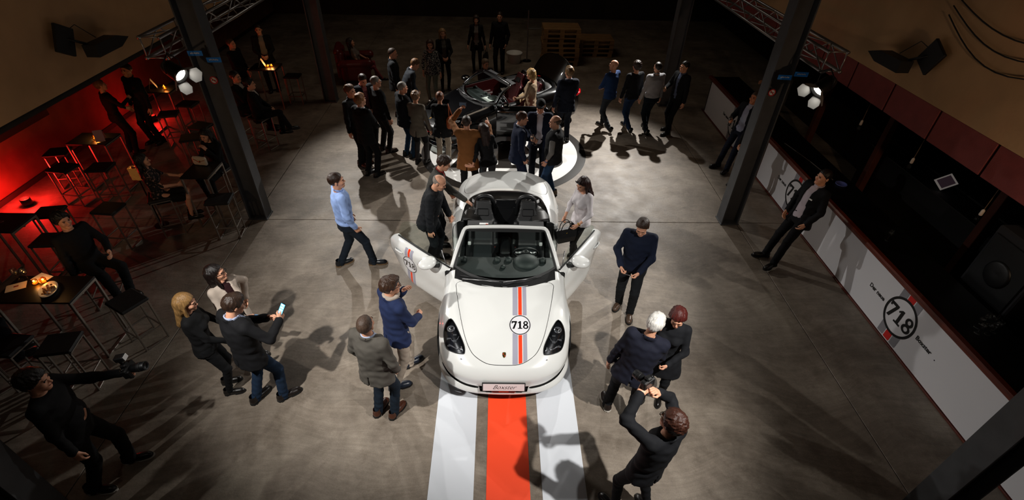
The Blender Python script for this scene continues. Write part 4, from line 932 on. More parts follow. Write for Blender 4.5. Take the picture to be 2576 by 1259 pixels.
M_eye = mat('eye_dark', '#1c130f', .3); M_lip = mat('lips', '#9c4f45', .5)
PRESET = {'hang': ((.27, .05, .87), (.5, -1, 0), 'relax'), 'pocket': ((.215, .085, .90), (.9, -.8, 0), 'relax'), 'front': ((.07, .27, 1.02), (.8, -.3, -.6), 'grip'),
          'phone': ((.13, .34, 1.26), (.7, -.2, -1), 'grip'), 'up': ((.11, .33, 1.70), (.9, .1, -.6), 'grip'), 'back': ((.06, -.19, .98), (1, -.5, 0), 'relax'),
          'chin': ((.07, .20, 1.40), (.5, .3, -1), 'relax'), 'hip': ((.20, .02, 1.02), (1, -.5, 0), 'relax'), 'glass': ((.16, .30, 1.12), (.7, -.4, -1), 'grip')}
PEOPLE = {}
def person(label, pos, rz, h=1.78, fem=False, fat=1.0, lean=0, side=0, twist=0, hy=0, hp=0, arms=('hang', 'hang'), feet=None, pz=None, py=0.0, px=0.0,
           top='jacket', topc='#15161a', shirt=None, openf=0.0, legs='trousers', legc='#16181c', shoec='#120f0e', solec=None, hair='short', hairc='#2a1c14', skin='fair', sleeve=1.0,
           hem=None, fine=.0165, bare=False, seated=False, cat='person', collar=True, body_h=.022, jslim=0.0, knee=(0, 1, 0)):
    """pos = floor point under the pelvis, rz = facing (0 looks along +y), angles in degrees"""
    R_ = math.radians; s = h / 1.757; T = _rot('Z', R_(twist)) @ _rot('Y', R_(side)) @ _rot('X', R_(-lean))
    ft = feet or ((-.10, -.02, 4), (.10, .03, -4))
    # feet entries: (x, y, yaw, z) for left then right
    pz = pz if pz is not None else (.945 - .12*abs(ft[0][1]-ft[1][1])**2 if not seated else .80)
    pel = np.array([px, py, pz]); tw = lambda v: pel + T @ np.asarray(v, float)
    sw = .176 if not fem else .150; neck = tw((0, -.012, .512)); HR = T @ _rot('Z', R_(hy)) @ _rot('X', R_(-hp)) @ _rot('X', R_(lean*.35)); sh = [tw((k*sw, -.012, .468)) for k in (-1, 1)]
    hipw = .088; hips = [pel + np.array([k*hipw, 0, -.03]) for k in (-1, 1)]; el, wr, hd = [], [], []
    for i, k in enumerate((-1, 1)):
        a = arms[i]; a = PRESET[a] if isinstance(a, str) else a; w = np.array(a[0], float); p = np.array(a[1], float); loc_abs = len(a) > 3 and a[3] == 'abs'
        if not loc_abs: w[0] *= k; w = tw(w - np.array([0, 0, .95])); p[0] *= k; p = T @ p
        e, w = ik2(sh[i], w, .295, .262, p); el.append(e); wr.append(w); hd.append(a[2])
    kn, an = [], []
    for i in (0, 1):
        f = ft[i]; q, a = ik2(hips[i], (f[0], f[1], (f[3] if len(f) > 3 else 0) + .085), .44, .42, np.array([(-1, 1)[i]*.12 + knee[0], knee[1], knee[2]])); kn.append(q); an.append(a)
    W = .0 if not fem else 1.0
    zz = np.array([-.50, -.22, -.12, -.03, .08, .20, .32, .42, .475, .52, .56]); mw = np.array([.20, .188, .183, .176, .163, .172, .186, .184, .150, .085, .062]); fw = np.array([.21, .186, .183, .172, .135, .142, .155, .158, .128, .072, .054])
    md = np.array([.14, .132, .126, .122, .115, .122, .128, .115, .085, .066, .060]); fd = np.array([.14, .13, .128, .118, .095, .105, .118, .105, .078, .058, .052])
    wv = (mw if not fem else fw)*fat; dv = (md if not fem else fd)*fat; wv[-3:] /= max(fat, 1.0); dv[-3:] /= max(fat, 1.0)
    def torso(P, off, lo, hi, flare=0.0):
        q = (P - pel) @ T; x, y, z = q[..., 0], q[..., 1], q[..., 2]; a = np.interp(z, zz, wv) + off + flare*np.clip(.05 - z, 0, 1); b = np.interp(z, zz, dv) + off + flare*.6*np.clip(.05 - z, 0, 1)
        yc = y + .012 - .02*np.clip(z - .1, 0, .3); r = np.sqrt((x/a)**2 + (yc/b)**2) + 1e-9; d = (r - 1)*np.minimum(a, b)
        if fem: 
            for k in (-1, 1): d = smin(d, np.linalg.norm(q - np.array([k*.065, .085, .315]), axis=-1) - .055 - off, .04)
        if fat > 1.08: d = smin(d, ell(q, (0, .05, .10), (.15*fat, .10*fat, .14)), .05)
        return np.maximum(np.maximum(d, lo - z), z - hi), q
    sd = hash(label) % 97 * .37 if False else (sum(map(ord, label)) % 97) * .37
    # ---- body: torso core, limbs, head, hands in one mesh
    def core(P):
        d, _ = torso(P, -.022, -.1, .53)
        for i in (0, 1):
            d = smin(d, rc(P, neck - T @ np.array([0, 0, .07]), sh[i], .045, .045), .03); d = smin(d, rc(P, sh[i], el[i], .042, .034), .02); d = smin(d, rc(P, el[i], wr[i], .034, .024), .012)
            lg = 1.0 if legs in ('skirt', 'dress') else .72; tk = .072 if not fem else .074; d = smin(d, rc(P, hips[i], kn[i], tk*lg, .046*lg), .04*lg); d = smin(d, rc(P, kn[i], kn[i]*.62 + an[i]*.38 - np.array([0, .012*lg, 0]), .045*lg, .044*lg), .02*lg); d = smin(d, rc(P, kn[i]*.6 + an[i]*.4, an[i], .043*lg, .029), .02*lg)
        return smin(d, rc(P, neck - T @ np.array([0, 0, .06]), neck + T @ np.array([0, .01, .03]), .05, .046), .02)
    J = np.array(sh + el + wr + hips + kn + an + [neck, pel]); lo, hi = J.min(0) - .17, J.max(0) + .17; lo[2] = max(J.min(0)[2] - .06, -.02)
    V, F = sdf_mesh(core, lo, hi, body_h); VV = [V]; FF = [F.tolist()]; MI = [np.zeros(len(F), int)]; n = len(V)
    def app(v, f, m):
        nonlocal n
        VV.append(np.asarray(v)); FF.append([[i + n for i in q] for q in (f.tolist() if isinstance(f, np.ndarray) else f)]); MI.append(np.full(len(f), m)); n += len(v)
    hv, hf = _heads[fem]; th = lambda v: (np.asarray(v) @ HR.T) + neck; app(th(hv), hf, 0); app(th(_eye.V), _eye.F, 1); app(th(_lip.V), _lip.F, 2)
    for i, k in enumerate((-1, 1)):
        if hd[i] == 'none': continue
        v, f = _hands[hd[i]]; y = wr[i] - el[i]; y = y/np.linalg.norm(y); pd = np.array([-k*1.0, .15, -.1]) if hd[i] != 'flat' else np.array([0, 0, -1.]); a = arms[i]
        if not isinstance(a, str) and len(a) > 4 and a[4] is not None: pd = np.array(a[4], float)
        if not isinstance(a, str) and len(a) > 5: y = np.array(a[5], float); y = y/np.linalg.norm(y)
        zax = -pd + y*(pd @ y); nz = np.linalg.norm(zax); zax = zax/nz if nz > 1e-3 else np.array([0, 0, 1.]); xax = np.cross(y, zax); M = np.stack([xax, y, zax], 1); v2 = v.copy(); f2 = f
        if k < 0: v2[:, 0] *= -1; f2 = f[:, ::-1]
        hs = 1.0 if not fem else .9; app((v2*hs) @ M.T + wr[i], f2, 0)
    body = mk('person', np.concatenate(VV)*s, [q for f in FF for q in f], [skin_mat(skin), M_eye, M_lip], None, True, np.concatenate(MI)); tag(body, label, cat)
    body.location = (pos[0], pos[1], 0); body.rotation_euler = (0, 0, R_(rz))
    def child(name, fn, lo, hi, m, hh=fine):
        v, f = sdf_mesh(fn, lo, hi, hh)
        return mk(name, v*s, f, m, body) if len(v) else None
    # ---- upper garment
    off = {'jacket': .012, 'coat': .012, 'shirt': .012, 'sweater': .010, 'blouse': .018, 'top': .003, 'vest': .028, 'dress': .005, 'puffer': .02}[top]; hemz = hem if hem is not None else {'jacket': -.175, 'coat': -.36, 'shirt': -.02, 'sweater': -.10, 'blouse': -.11, 'top': -.06, 'vest': -.11, 'dress': -.12, 'puffer': -.16}[top]
    flare = {'jacket': .07, 'coat': .14, 'blouse': .12, 'puffer': .05}.get(top, 0.02); ar = {'jacket': .013, 'coat': .013, 'shirt': .009, 'sweater': .009, 'blouse': .011, 'top': .001, 'vest': .024, 'dress': .003, 'puffer': .02}[top]
    if fem: ar -= .009
    amp = {'jacket': .0045, 'coat': .005, 'shirt': .005, 'sweater': .0045, 'blouse': .006, 'top': .002, 'vest': .004, 'dress': .004, 'puffer': .006}[top]
    slv = sleeve
    def arms_sdf(P, d, ex, sl):
        for i in (0, 1):
            w = el[i] + (wr[i] - el[i])*min(max((sl-.5)*2, 0), 1)*.97; d = smin(d, rc(P, sh[i] - T @ np.array([(-1, 1)[i]*.05, 0, 0]), sh[i], .055 + ex, .054 + ex), .05)
            if sl <= 0: continue
            e_ = sh[i] + (el[i]-sh[i])*min(sl*2, 1); d = smin(d, rc(P, sh[i], e_, .050 + ex, .043 + ex), .025)
            if sl > .5: d = smin(d, rc(P, el[i], w, .042 + ex, .033 + ex), .015)
        return d
    def topf(P):
        d, q = torso(P, off, hemz, .515 if top != 'blouse' else .48, flare); d = arms_sdf(P, d, ar, 0 if top == 'vest' else slv)
        if openf > 0:
            z = q[..., 2]; w = np.interp(z, [-.4, -.02, .20, .36, .50], [.13*openf, .07*openf, .055*openf, .06*max(openf, .8), .058]); d = np.maximum(d, -np.maximum(np.abs(q[..., 0]) - w, -q[..., 1]))
        elif collar and top in ('jacket', 'coat') and shirt:
            z = q[..., 2]; w = np.interp(z, [.12, .20, .36, .50], [-.05, .0, .045, .06]); d = np.maximum(d, -np.maximum(np.abs(q[..., 0]) - w, -q[..., 1]))
        f = 26 if top != 'puffer' else 60
        if top in ('jacket', 'coat', 'puffer', 'vest') and openf == 0 or top in ('jacket', 'coat'):
            rg = np.maximum(np.abs(np.hypot(q[..., 0], q[..., 1] + .012) - (.080 if not fem else .070)) - .011, np.abs(q[..., 2] - (.505 - .35*q[..., 1])) - (.024 if top != 'puffer' else .034))
            if openf or shirt: rg = np.maximum(rg, q[..., 1] - .045)
            d = smin(d, rg, .012)
        if top in ('jacket', 'coat'):   # centre back vent and lapel edge
            d = np.maximum(d, -np.maximum(np.maximum(np.abs(q[..., 0]) - .006, q[..., 1] + .02), q[..., 2] - (hemz + .14)))
            if openf or shirt:
                z = q[..., 2]; w = np.interp(z, [.05, .12, .36, .50], [.03, .05, .10, .085]); d = np.where((np.abs(q[..., 0]) < w) & (q[..., 1] > 0) & (z > .10) & (z < .47), d - .007, d)
        e2 = np.minimum.reduce([np.linalg.norm(P - x_, axis=-1) for x_ in el]); k2 = np.exp(-(e2/.11)**2); u_ = P @ np.array([.5, .6, 1.0])
        wz = q[..., 2] - .06; kw = np.exp(-(wz/.10)**2)
        return d + amp*wob(P, f, sd) + .0055*k2*np.sin(u_*75 + sd) + .004*kw*np.sin(q[..., 2]*60 + q[..., 0]*16*np.sign(math.sin(sd)) + 2*np.sin(q[..., 0]*14 + sd))
    tl = pel + T @ np.array([0, 0, hemz]); JJ = np.array(sh + el + wr + [neck, tl, pel]); lo, hi = JJ.min(0) - .15, JJ.max(0) + .15
    lo[:2] = np.minimum(lo[:2], tl[:2] - .26); hi[:2] = np.maximum(hi[:2], tl[:2] + .26); lo[2] = max(lo[2], 0); nm = {'puffer': 'jacket', 'top': 'top'}.get(top, top)
    child(nm, topf, lo, hi, cloth(topc) if isinstance(topc, str) else topc)
    if shirt or top in ('jacket', 'coat', 'shirt') and collar:
        sc_ = shirt or topc
        def shf(P):
            q = (P - pel) @ T; ring = np.abs(np.hypot(q[..., 0], (q[..., 1] + .012 - .30*(q[..., 2]-.52)*0)/.98) - (.066 if not fem else .055)) - .0075; d = np.maximum(ring, np.abs(q[..., 2] - (.535 - .25*q[..., 1])) - .020)
            if shirt:
                d2, _ = torso(P, off - .011, -.06, .50); d = np.minimum(d, np.maximum(d2, -.02 - q[..., 1]))
                if top == 'vest': d = np.minimum(d, arms_sdf(P, d*0 + 1, .009, slv))
            return d
        child('collar' if not shirt else 'shirt', shf, np.minimum(lo, neck - .2), np.maximum(hi, neck + .2), (cloth(sc_) if isinstance(sc_, str) else sc_), min(fine, .0135))
    # ---- legs
    if legs in ('trousers', 'jeans', 'slim'):
        r0, r1, r2 = {'trousers': (.092, .068, .058), 'jeans': (.088, .064, .054), 'slim': (.084, .058, .040)}[legs]; r0 *= (1 + (fat-1)*.5)
        def legf(P):
            q = P - pel; d, _ = torso(P, .0, -.13, .06) if not seated else (ell(P, pel + np.array([0, -.0, -.02]), (.172, .13, .12)), 0)
            for i in (0, 1):
                a = an[i] + np.array([0, 0, -.035]); d = smin(d, rc(P, hips[i] + np.array([0, 0, -.02]), kn[i], r0, r1), .035); d = smin(d, rc(P, kn[i], a, r1, r2), .015); d = np.minimum(d, 9)
            k2 = np.exp(-(np.minimum(np.linalg.norm(P - kn[0], axis=-1), np.linalg.norm(P - kn[1], axis=-1))/.10)**2) + np.exp(-(np.minimum(np.linalg.norm(P - an[0], axis=-1), np.linalg.norm(P - an[1], axis=-1))/.13)**2)
            return d + .004*wob(P, 30, sd + 3) + .0045*k2*np.sin(P[..., 2]*95 + P[..., 0]*22 + sd)
        K = np.array(hips + kn + an + [pel]); lo2, hi2 = K.min(0) - .16, K.max(0) + .16; lo2[2] = max(K.min(0)[2] - .075, .012); child('trousers' if legs != 'jeans' else 'jeans', legf, lo2, hi2, cloth(legc,   .9 if legs != 'jeans' else .95, .18, 200 if legs != 'jeans' else 90))
    elif legs in ('skirt', 'dress'):
        ln = .46 if legs == 'skirt' else .52
        def skf(P):
            d, q = torso(P, -.004, -.13, .06)
            for i in (0, 1): d = smin(d, rc(P, hips[i] + np.array([0, 0, -.04]), hips[i] + (kn[i]-hips[i])*.8, .086, .080), .05)
            return d + .003*wob(P, 28, sd)
        K = np.array(hips + kn + [pel]); child('skirt', skf, K.min(0) - .16, K.max(0) + .16, cloth(legc) if isinstance(legc, str) else legc)
        if bare is False:
            def tg(P):
                d = 9
                for i in (0, 1): d = np.minimum(d, smin(smin(rc(P, kn[i] + (hips[i]-kn[i])*.55, kn[i], .085, .063), rc(P, kn[i], kn[i]*.6 + an[i]*.4 - np.array([0, .012, 0]), .063, .058), .02), rc(P, kn[i]*.6 + an[i]*.4, an[i] + np.array([0, 0, -.03]), .057, .040), .02))
                return d
            K = np.array(hips + kn + an); l_ = K.min(0) - .12; l_[2] = max(l_[2], .01); child('tights', tg, l_, K.max(0) + .12, mat('black_tights', '#17120f', .6))
    # ---- shoes
    for i in (0, 1):
        f = ft[i]; zl = f[3] if len(f) > 3 else 0; RZ = _rot('Z', R_(f[2])); RX = _rot('X', R_(-f[4])) if len(f) > 4 else np.eye(3); fs = np.array([1, 1, 1]) if not fem else np.array([.84, .86, .9])
        sv = ((_shoeV*fs) @ RX.T) @ RZ.T + np.array([an[i][0], an[i][1], an[i][2] - .085]); sh_o = mk('shoe', sv*s, _shoeF, mat('shoe_' + shoec, shoec, .35), body)
        so = np.concatenate([np.c_[_soleV, np.full(len(_soleV), .004)], np.c_[_soleV, np.full(len(_soleV), .022)]]); nS = len(_soleV); fF = np.concatenate([_soleF[:, ::-1], _soleF + nS]); 
        e = {}
        for t in _soleF.tolist():
            for a, b in ((t[0], t[1]), (t[1], t[2]), (t[2], t[0])): e[(a, b)] = 1
        sides = [[a, b, b + nS, a + nS] for (a, b) in e if (b, a) not in e]
        sv = ((so*fs) @ RX.T) @ RZ.T + np.array([an[i][0], an[i][1], an[i][2] - .085]); mk('sole', sv*s, fF.tolist() + sides, mat('sole_' + (solec or '#0c0a09'), solec or '#0c0a09', .7), sh_o, False)
    # ---- hair
    if hair not in ('none',):
        v, f = hair_mesh(hair); mk('hair', th(v)*s, f, hair_mat(hairc), body)
    body['wl'] = [float(x) for x in wr[0]*s]; body['wr'] = [float(x) for x in wr[1]*s]
    B = Matrix.Translation((pos[0], pos[1], 0)) @ Matrix.Rotation(R_(rz), 4, 'Z'); info = dict(body=body, B=B, s=s, neck=neck, HR=HR, wr=wr, el=el, T=T, pel=pel, sh=sh, an=an, kn=kn)
    def wpt(v): return B @ Vector([float(x)*s for x in v])
    info['wp'] = wpt; info['dir'] = lambda v: (B.to_3x3() @ Vector([float(x) for x in v])).normalized(); info['th'] = lambda v: th(v)*s
    del body['wl'], body['wr']
    return info
def pattern_cloth(name, a, b, scale, thr=.5):
    if name in _M: return _M[name]
    m = bpy.data.materials.new(name); m.use_nodes = True; nt = m.node_tree; bs = nt.nodes['Principled BSDF']; bs.inputs['Roughness'].default_value = .85
    tc = nt.nodes.new('ShaderNodeTexCoord'); n = nt.nodes.new('ShaderNodeTexNoise'); n.inputs['Scale'].default_value = scale; n.inputs['Detail'].default_value = 3; r = nt.nodes.new('ShaderNodeValToRGB'); r.color_ramp.interpolation = 'CONSTANT'
    r.color_ramp.elements[0].color = lin(a); r.color_ramp.elements[1].position = thr; r.color_ramp.elements[1].color = lin(b)
    nt.links.new(tc.outputs['Object'], n.inputs['Vector']); nt.links.new(n.outputs[0], r.inputs[0]); nt.links.new(r.outputs[0], bs.inputs['Base Color']); _M[name] = m; return m
M_floral = pattern_cloth('floral_navy', '#1b2027', '#a9a79f', 38, .54); M_floral2 = pattern_cloth('floral_black', '#0d0b0a', '#8a6a60', 30, .60); M_check = pattern_cloth('red_check', '#7d3a40', '#a56a6c', 60, .5)
P_ = {}
NAVY = '#131c33'; BLK = '#0e0f11'; CHAR = '#17181b'
walk = lambda a, b: ((-.09, a, 4), (.09, b, -4))
# ---- around the white car
P_['blueshirt'] = person('man in a light blue shirt and dark trousers strolling past the open passenger door', (-2.40, 6.50), -62, 1.82, top='shirt', topc='#8fa9dc', legc='#121a24', hair='short', hairc='#2c1a10', shoec='#0d1016', solec='#6a5238', arms=('pocket', 'pocket'), feet=((-.11, -.20, 10), (.11, .28, -20)), hy=-8, fine=.0135)
P_['bluejack'] = person('man in a royal blue jacket and beige trousers with a scarf beside the hood', (-1.23, 4.22), -50, 1.78, topc='#1e2a4c', legc='#a79a8c', shirt='#b9aea4', hair='quiff', hairc='#38251a', shoec='#1c2433', arms=(('chin'), ('front')), feet=((-.10, .14, 0), (.10, -.20, -20)), hy=-12, hp=4, fine=.0125)
P_['greyjack'] = person('balding man in a grey jacket and dark jeans with a hand in his pocket', (-1.37, 3.63), -24, 1.76, topc='#55514b', shirt='#a9b4cc', legc='#131e2a', legs='jeans', hair='receding', hairc='#4a3a30', shoec='#4a2414', arms=('pocket', 'pocket'), hy=14, hp=-2, fat=1.06, fine=.0125)
P_['navysw'] = person('man in a navy sweater looking down at a pen, hands together', (1.97, 5.48), 158, 1.78, top='sweater', topc='#10182c', legc='#15171a', hair='short', hairc='#35241a', shoec='#4a382c', arms=(((.10, .25, .98), (.9, -.5, -.5), 'grip'), ((.16, .20, .98), (.9, -.6, -.5), 'grip')), hp=24, feet=((-.10, .10, 8), (.10, -.08, -8)), fine=.0135, collar=False, fat=1.03)
P_['oldbald'] = person('balding man in a black quilted jacket bending to look into the white car', (-1.10, 6.62), -98, 1.76, top='puffer', topc='#131519', legc='#14171c', hair='bald', hairc='#8a8078', arms=(((.20, .30, .92), (.6, -.3, -1), 'relax'), ((.26, .10, .86), (.6, -.8, 0), 'relax')), lean=15, hp=20, feet=((-.12, .05, 10), (.12, -.06, -10)), fine=.0135, fat=1.10, skin='fair')
P_['behind'] = person('brown-haired man in a grey jacket resting a hand on the white car', (-1.10, 7.14), -84, 1.78, topc='#3b3a36', legc='#121417', hair='thick', hairc='#2b1a12', arms=(((.24, .30, .98), (.6, -.4, -1), 'grip'), ((.22, .50, 1.17), (.8, -.4, -.6), 'flat')), lean=18, hp=14, shirt='#8a2a2a')
P_['whitew'] = person('woman with long dark hair in a white shirt and black trousers holding a handbag', (1.36, 6.72), 118, 1.66, fem=True, top='blouse', topc='#d9d3d6', legs='slim', legc='#101113', hair='long', hairc='#2a120f', sleeve=.78, arms=(((.22, .22, .98), (.8, -.6, -.4), 'relax'), ((.06, .30, 1.00), (.9, -.3, -.6), 'grip')), hp=20, hy=4, feet=((-.08, .16, 8), (.09, -.08, -8)), shoec='#0c0b0b', fine=.0135)
# ---- front right
P_['whitehair'] = person('white-haired man in a dark navy field jacket leaning towards the woman', (1.57, 3.60), -22, 1.78, top='coat', topc='#181a28', legc='#1a1b1e', hair='thick', hairc='#d9d6d0', hem=-.15, side=7, shoec='#1d1210', arms=('hang', ('front')), feet=((-.20, .06, 25), (.10, -.06, -10)), lean=6, hy=-18, hp=8, fat=1.08, fine=.0125, collar=False, solec='#c9c2b8')
P_['redhairw'] = person('woman with dark red wavy hair in a long charcoal coat', (2.02, 3.88), 152, 1.66, fem=True, top='coat', topc='#17181c', legs='slim', legc='#131417', hair='bob', hairc='#4a1a16', arms=('front', 'hang'), hp=18, hy=8, hem=-.34, collar=False, fine=.0125)
P_['photog'] = person('curly-haired photographer in black raising a camera overhead in both hands', (1.45, 2.45), 28, 1.78, fem=False, topc='#121317', legc='#101114', legs='slim', hair='curly', hairc='#3a1f16', arms=(((.12, .33, 1.67), (1, .1, -.4), 'grip', None, (.6, .4, -.6)), ((.07, .28, 1.66), (1, .2, -.6), 'grip')), lean=-3, side=8, hp=2, feet=((-.16, .08, 10), (.12, -.12, -10)), fine=.0125, collar=False, jslim=1, hem=-.13)
# ---- front left
P_['blondw'] = person('blonde woman in a black top holding a glass', (-3.47, 4.02), -72, 1.68, fem=True, top='sweater', topc='#0c0c0e', legs='slim', legc='#0d0e11', hair='long', hairc='#8a683e', arms=(((.10, .30, 1.06), (.8, -.3, -1), 'grip'), ((.12, .30, .98), (.8, -.4, -.6), 'relax')), hy=-6, hp=10, fine=.0135)
P_['longw'] = person('woman with long dark hair in a cream jacket looking aside', (-3.32, 4.52), -112, 1.67, fem=True, top='jacket', topc='#b9ab9e', legs='slim', legc='#15110f', hair='long', hairc='#150d0b', shirt='#2a0f12', openf=.8, arms=('hip', ('front')), hp=-6, hy=30, fine=.0135, collar=False)
P_['phoneman'] = person('man in a black blazer and blue jeans typing on a phone', (-2.88, 3.86), -32, 1.80, topc='#101013', shirt='#a9b4d0', legs='jeans', legc='#182a40', hair='thick', hairc='#2e2018', shoec='#18110f', arms=(((.02, .33, 1.15), (.9, -.3, -.8), 'grip'), ((.22, .34, 1.24), (.9, -.3, -.8), 'grip')), hp=22, hy=-10, feet=((-.12, -.10, 5), (.14, .10, -20)), fine=.0135, fat=1.06)
P_['photoBL'] = person('photographer dressed in black holding a camera with flash in the dark', (-4.22, 2.88), -72, 1.82, topc='#0d0d10', legc='#0b0b0e', hair='curly', hairc='#191210', arms=(((.18, .52, 1.32), (.6, -.2, -1), 'grip'), 'hang'), hp=8, feet=((-.12, .12, 0), (.14, -.16, -15)), solec='#b9b4ac', fat=1.12, top='sweater')
# ---- group behind the white car
P_['camel'] = person('man in a camel jacket photographing the black car with raised phone', (-.58, 8.62), -8, 1.80, topc='#80522a', legc='#0f1012', hair='receding', hairc='#33241b', arms=(((.20, .36, 1.68), (1, -.1, -.6), 'grip'), ((.34, .36, 1.42), (1, -.3, -.8), 'point')), hp=-4, hy=4, hem=-.24, collar=False, fine=.0135)
P_['hugw'] = person('dark-haired woman hugging the man in the camel jacket', (-.20, 8.66), 12, 1.64, fem=True, top='sweater', topc='#0f1012', legs='trousers', legc='#3a4245', hair='long', hairc='#2a1a14', arms=(((.36, -.27, 1.02), (.1, -1, -.2), 'flat', None, (0, 1, .2), (-1, .15, .05)), 'front'), side=-8, hy=20, sleeve=.82)
P_['navy20'] = person('man in a navy suit holding a wine glass, hand in pocket', (.38, 8.80), -78, 1.80, topc=NAVY, shirt='#c9cad6', openf=.6, legc=NAVY, hair='short', hairc='#4a2a1a', arms=('glass', 'pocket'), hp=8, hy=-8, lean=4)
P_['cap21'] = person('man in a black cap and navy blazer with an open white collar', (.82, 9.32), 176, 1.85, topc=NAVY, shirt='#d3d3de', openf=1.0, legc='#10141f', hair='crop', hairc='#3a2a20', arms=(('hang'), ('glass')), hp=12, hy=-5)
P_['vest22'] = person('bald man in a black quilted vest, grey sleeves and jeans', (1.06, 8.70), 72, 1.78, top='vest', topc='#131416', shirt='#7d7a76', legs='jeans', legc='#223a56', hair='bald', hairc='#4a3526', arms=(('pocket'), ('pocket')), hy=4, hp=4, fat=1.12, shoec='#6a5a48', sleeve=.8, feet=((-.12, .02, 6), (.12, -.04, -6)))
# ---- group at the nose of the black car
P_['suitA'] = person('man in a dark suit with light brown hair turned to his neighbours', (-3.02, 10.02), -118, 1.80, topc=CHAR, legc='#121316', shirt='#30333c', hair='thick', hairc='#5a3c26', shoec='#4a2014', arms=('hang', 'hang'), hy=10)
P_['blondback'] = person('young blond man in a black suit seen from behind', (-2.70, 9.50), -34, 1.83, topc='#101114', legc='#0e0f12', shirt='#d8d4d6', hair='thick', hairc='#8a5a30', shoec='#15100e', arms=('hang', 'front'), hy=-8)
P_['redshirt'] = person('man in a dark jacket over a pale red shirt looking down', (-2.98, 10.86), -142, 1.76, topc='#10131c', legc='#101216', shirt=M_check, openf=.9, hair='short', hairc='#241711', arms=('front', 'front'), hp=24)
P_['greyblack'] = person('grey-haired man in a black sweater and brown boots', (-2.62, 10.62), -48, 1.78, top='sweater', topc='#101113', legc='#1d1a18', hair='crop', hairc='#77716a', shoec='#2c1c12', arms=('hang', 'hang'), fat=1.1, hy=-10, collar=False)
P_['balding5'] = person('balding man in a charcoal suit studying the black car in profile', (-2.60, 12.50), -82, 1.80, topc='#1b1d20', legc='#15171a', hair='receding', hairc='#2f2620', arms=('pocket', 'hang'), hp=10)
P_['bend6'] = person('man in a dark blazer bending over the black hood', (-2.26, 11.92), -72, 1.78, topc='#20242a', shirt='#a9adb8', legc='#16181c', hair='short', hairc='#6a4a2e', arms=('front', 'front'), lean=24, hp=18)
P_['quilt7'] = person('grey-haired man in a dark quilted jacket and blue jeans', (-2.04, 10.38), -52, 1.75, top='puffer', topc='#17181c', legs='jeans', legc='#1e3448', hair='crop', hairc='#8a857e', shoec='#141313', arms=('front', 'front'), hy=-8, hp=8, fat=1.06)
P_['greyblazerw'] = person('woman in a grey blazer, black skirt and tights with pinned-up hair', (-1.72, 10.06), -18, 1.68, fem=True, topc='#6d675c', legs='skirt', legc='#0d0d0f', hem=-.20, hair='updo', hairc='#6a4a2c', shoec='#0d0c0c', arms=(('front'), ('hang')), collar=False, hp=8)
P_['bagw'] = person('short-haired woman in a black jacket and beige trousers with a tan bag', (-1.22, 10.08), -8, 1.66, fem=True, topc='#0f1114', legc='#9a8d7c', legs='trousers', hair='short', hairc='#6a3e24', shoec='#7a6a52', arms=('front', 'hang'), collar=False, hp=8, hem=-.22)
P_['floral'] = person('woman in a floral blouse with pink scarf and pale green trousers', (-1.80, 13.55), 168, 1.70, fem=True, top='blouse', topc=M_floral, legs='slim', legc='#6f766a', hair='long', hairc='#3a2418', arms=('hang', 'pocket'), hy=20, sleeve=.85)
P_['blonde13'] = person('blonde woman in a black jacket over a grey top', (-1.56, 14.55), -165, 1.72, fem=True, topc='#0f1012', shirt='#5b5854', openf=1.1, legs='slim', legc='#0d0e10', hair='long', hairc='#8a6a48', arms=('front', 'front'), collar=False)
P_['white14'] = person('woman in a pale tunic and black cardigan with a handbag', (-.69, 16.15), 178, 1.70, fem=True, topc='#0e0e10', shirt='#6e6a66', openf=1.2, legs='slim', legc='#0c0c0e', hair='bob', hairc='#2a1c14', arms=('hang', 'hang'), collar=False, hem=-.26)
P_['man15'] = person('man in a dark coat standing alone at the dim far end', (.02, 16.1), 170, 1.82, topc='#0d0d0f', legc='#0b0c0e', hair='short', arms=('pocket', 'hang'))
P_['crouch'] = person('fair-haired man crouching beside the far door of the black car', (-.36, 13.50), -147, 1.74, topc='#24262a', legc='#14161a', hair='thick', hairc='#7a6a58', seated=True, pz=.46, feet=((-.14, .24, 8), (.14, .06, -8)), hp=6, arms=('front', 'front'))
P_['blonde18'] = person('blonde woman in a beige blouse holding a folder in the open car door', (.76, 11.50), 62, 1.68, fem=True, top='blouse', topc='#a08a70', legs='slim', legc='#121216', hair='bob', hairc='#b08d58', arms=(((.26, .26, 1.06), (.8, -.4, -1), 'relax'), ((.08, .22, 1.0), (.9, -.4, -.6), 'grip')), hp=10)
P_['suit19'] = person('tall blond man in a navy suit seen from behind near the raised lid', (1.58, 11.22), 14, 1.85, topc='#0f1524', legc='#0d111c', shirt='#b9bac4', hair='thick', hairc='#7a5c38', arms=('hang', 'front'), hy=6)
# ---- walkers
P_['bald36'] = person('bald man in a blue sweater and grey jeans walking', (2.74, 12.0), 38, 1.78, top='sweater', topc='#16325c', legs='jeans', legc='#2b3036', hair='none', arms=('front', 'front'), feet=((-.07, -.20, 0, .06, -28), (.07, .16, 0)), solec='#c0b8ac', collar=False, hy=14)
P_['curly37'] = person('curly-haired man in a black sweater and blue jeans walking', (3.30, 12.02), 22, 1.76, top='sweater', topc='#0f1116', legs='jeans', legc='#1a3050', hair='curly', hairc='#2e2019', arms=('hang', 'hang'), feet=((-.07, -.24, 0, .06, -28), (.07, .14, 0)), solec='#b9b2a8', collar=False)
P_['white38'] = person('man in a white shirt and dark jeans walking away', (3.77, 11.90), 14, 1.78, top='shirt', topc='#a6a5a8', legs='jeans', legc='#131c26', hair='receding', hairc='#231913', arms=('hang', 'hang'), feet=((-.08, -.20, 0, .05, -25), (.08, .16, -6)), fat=1.06)
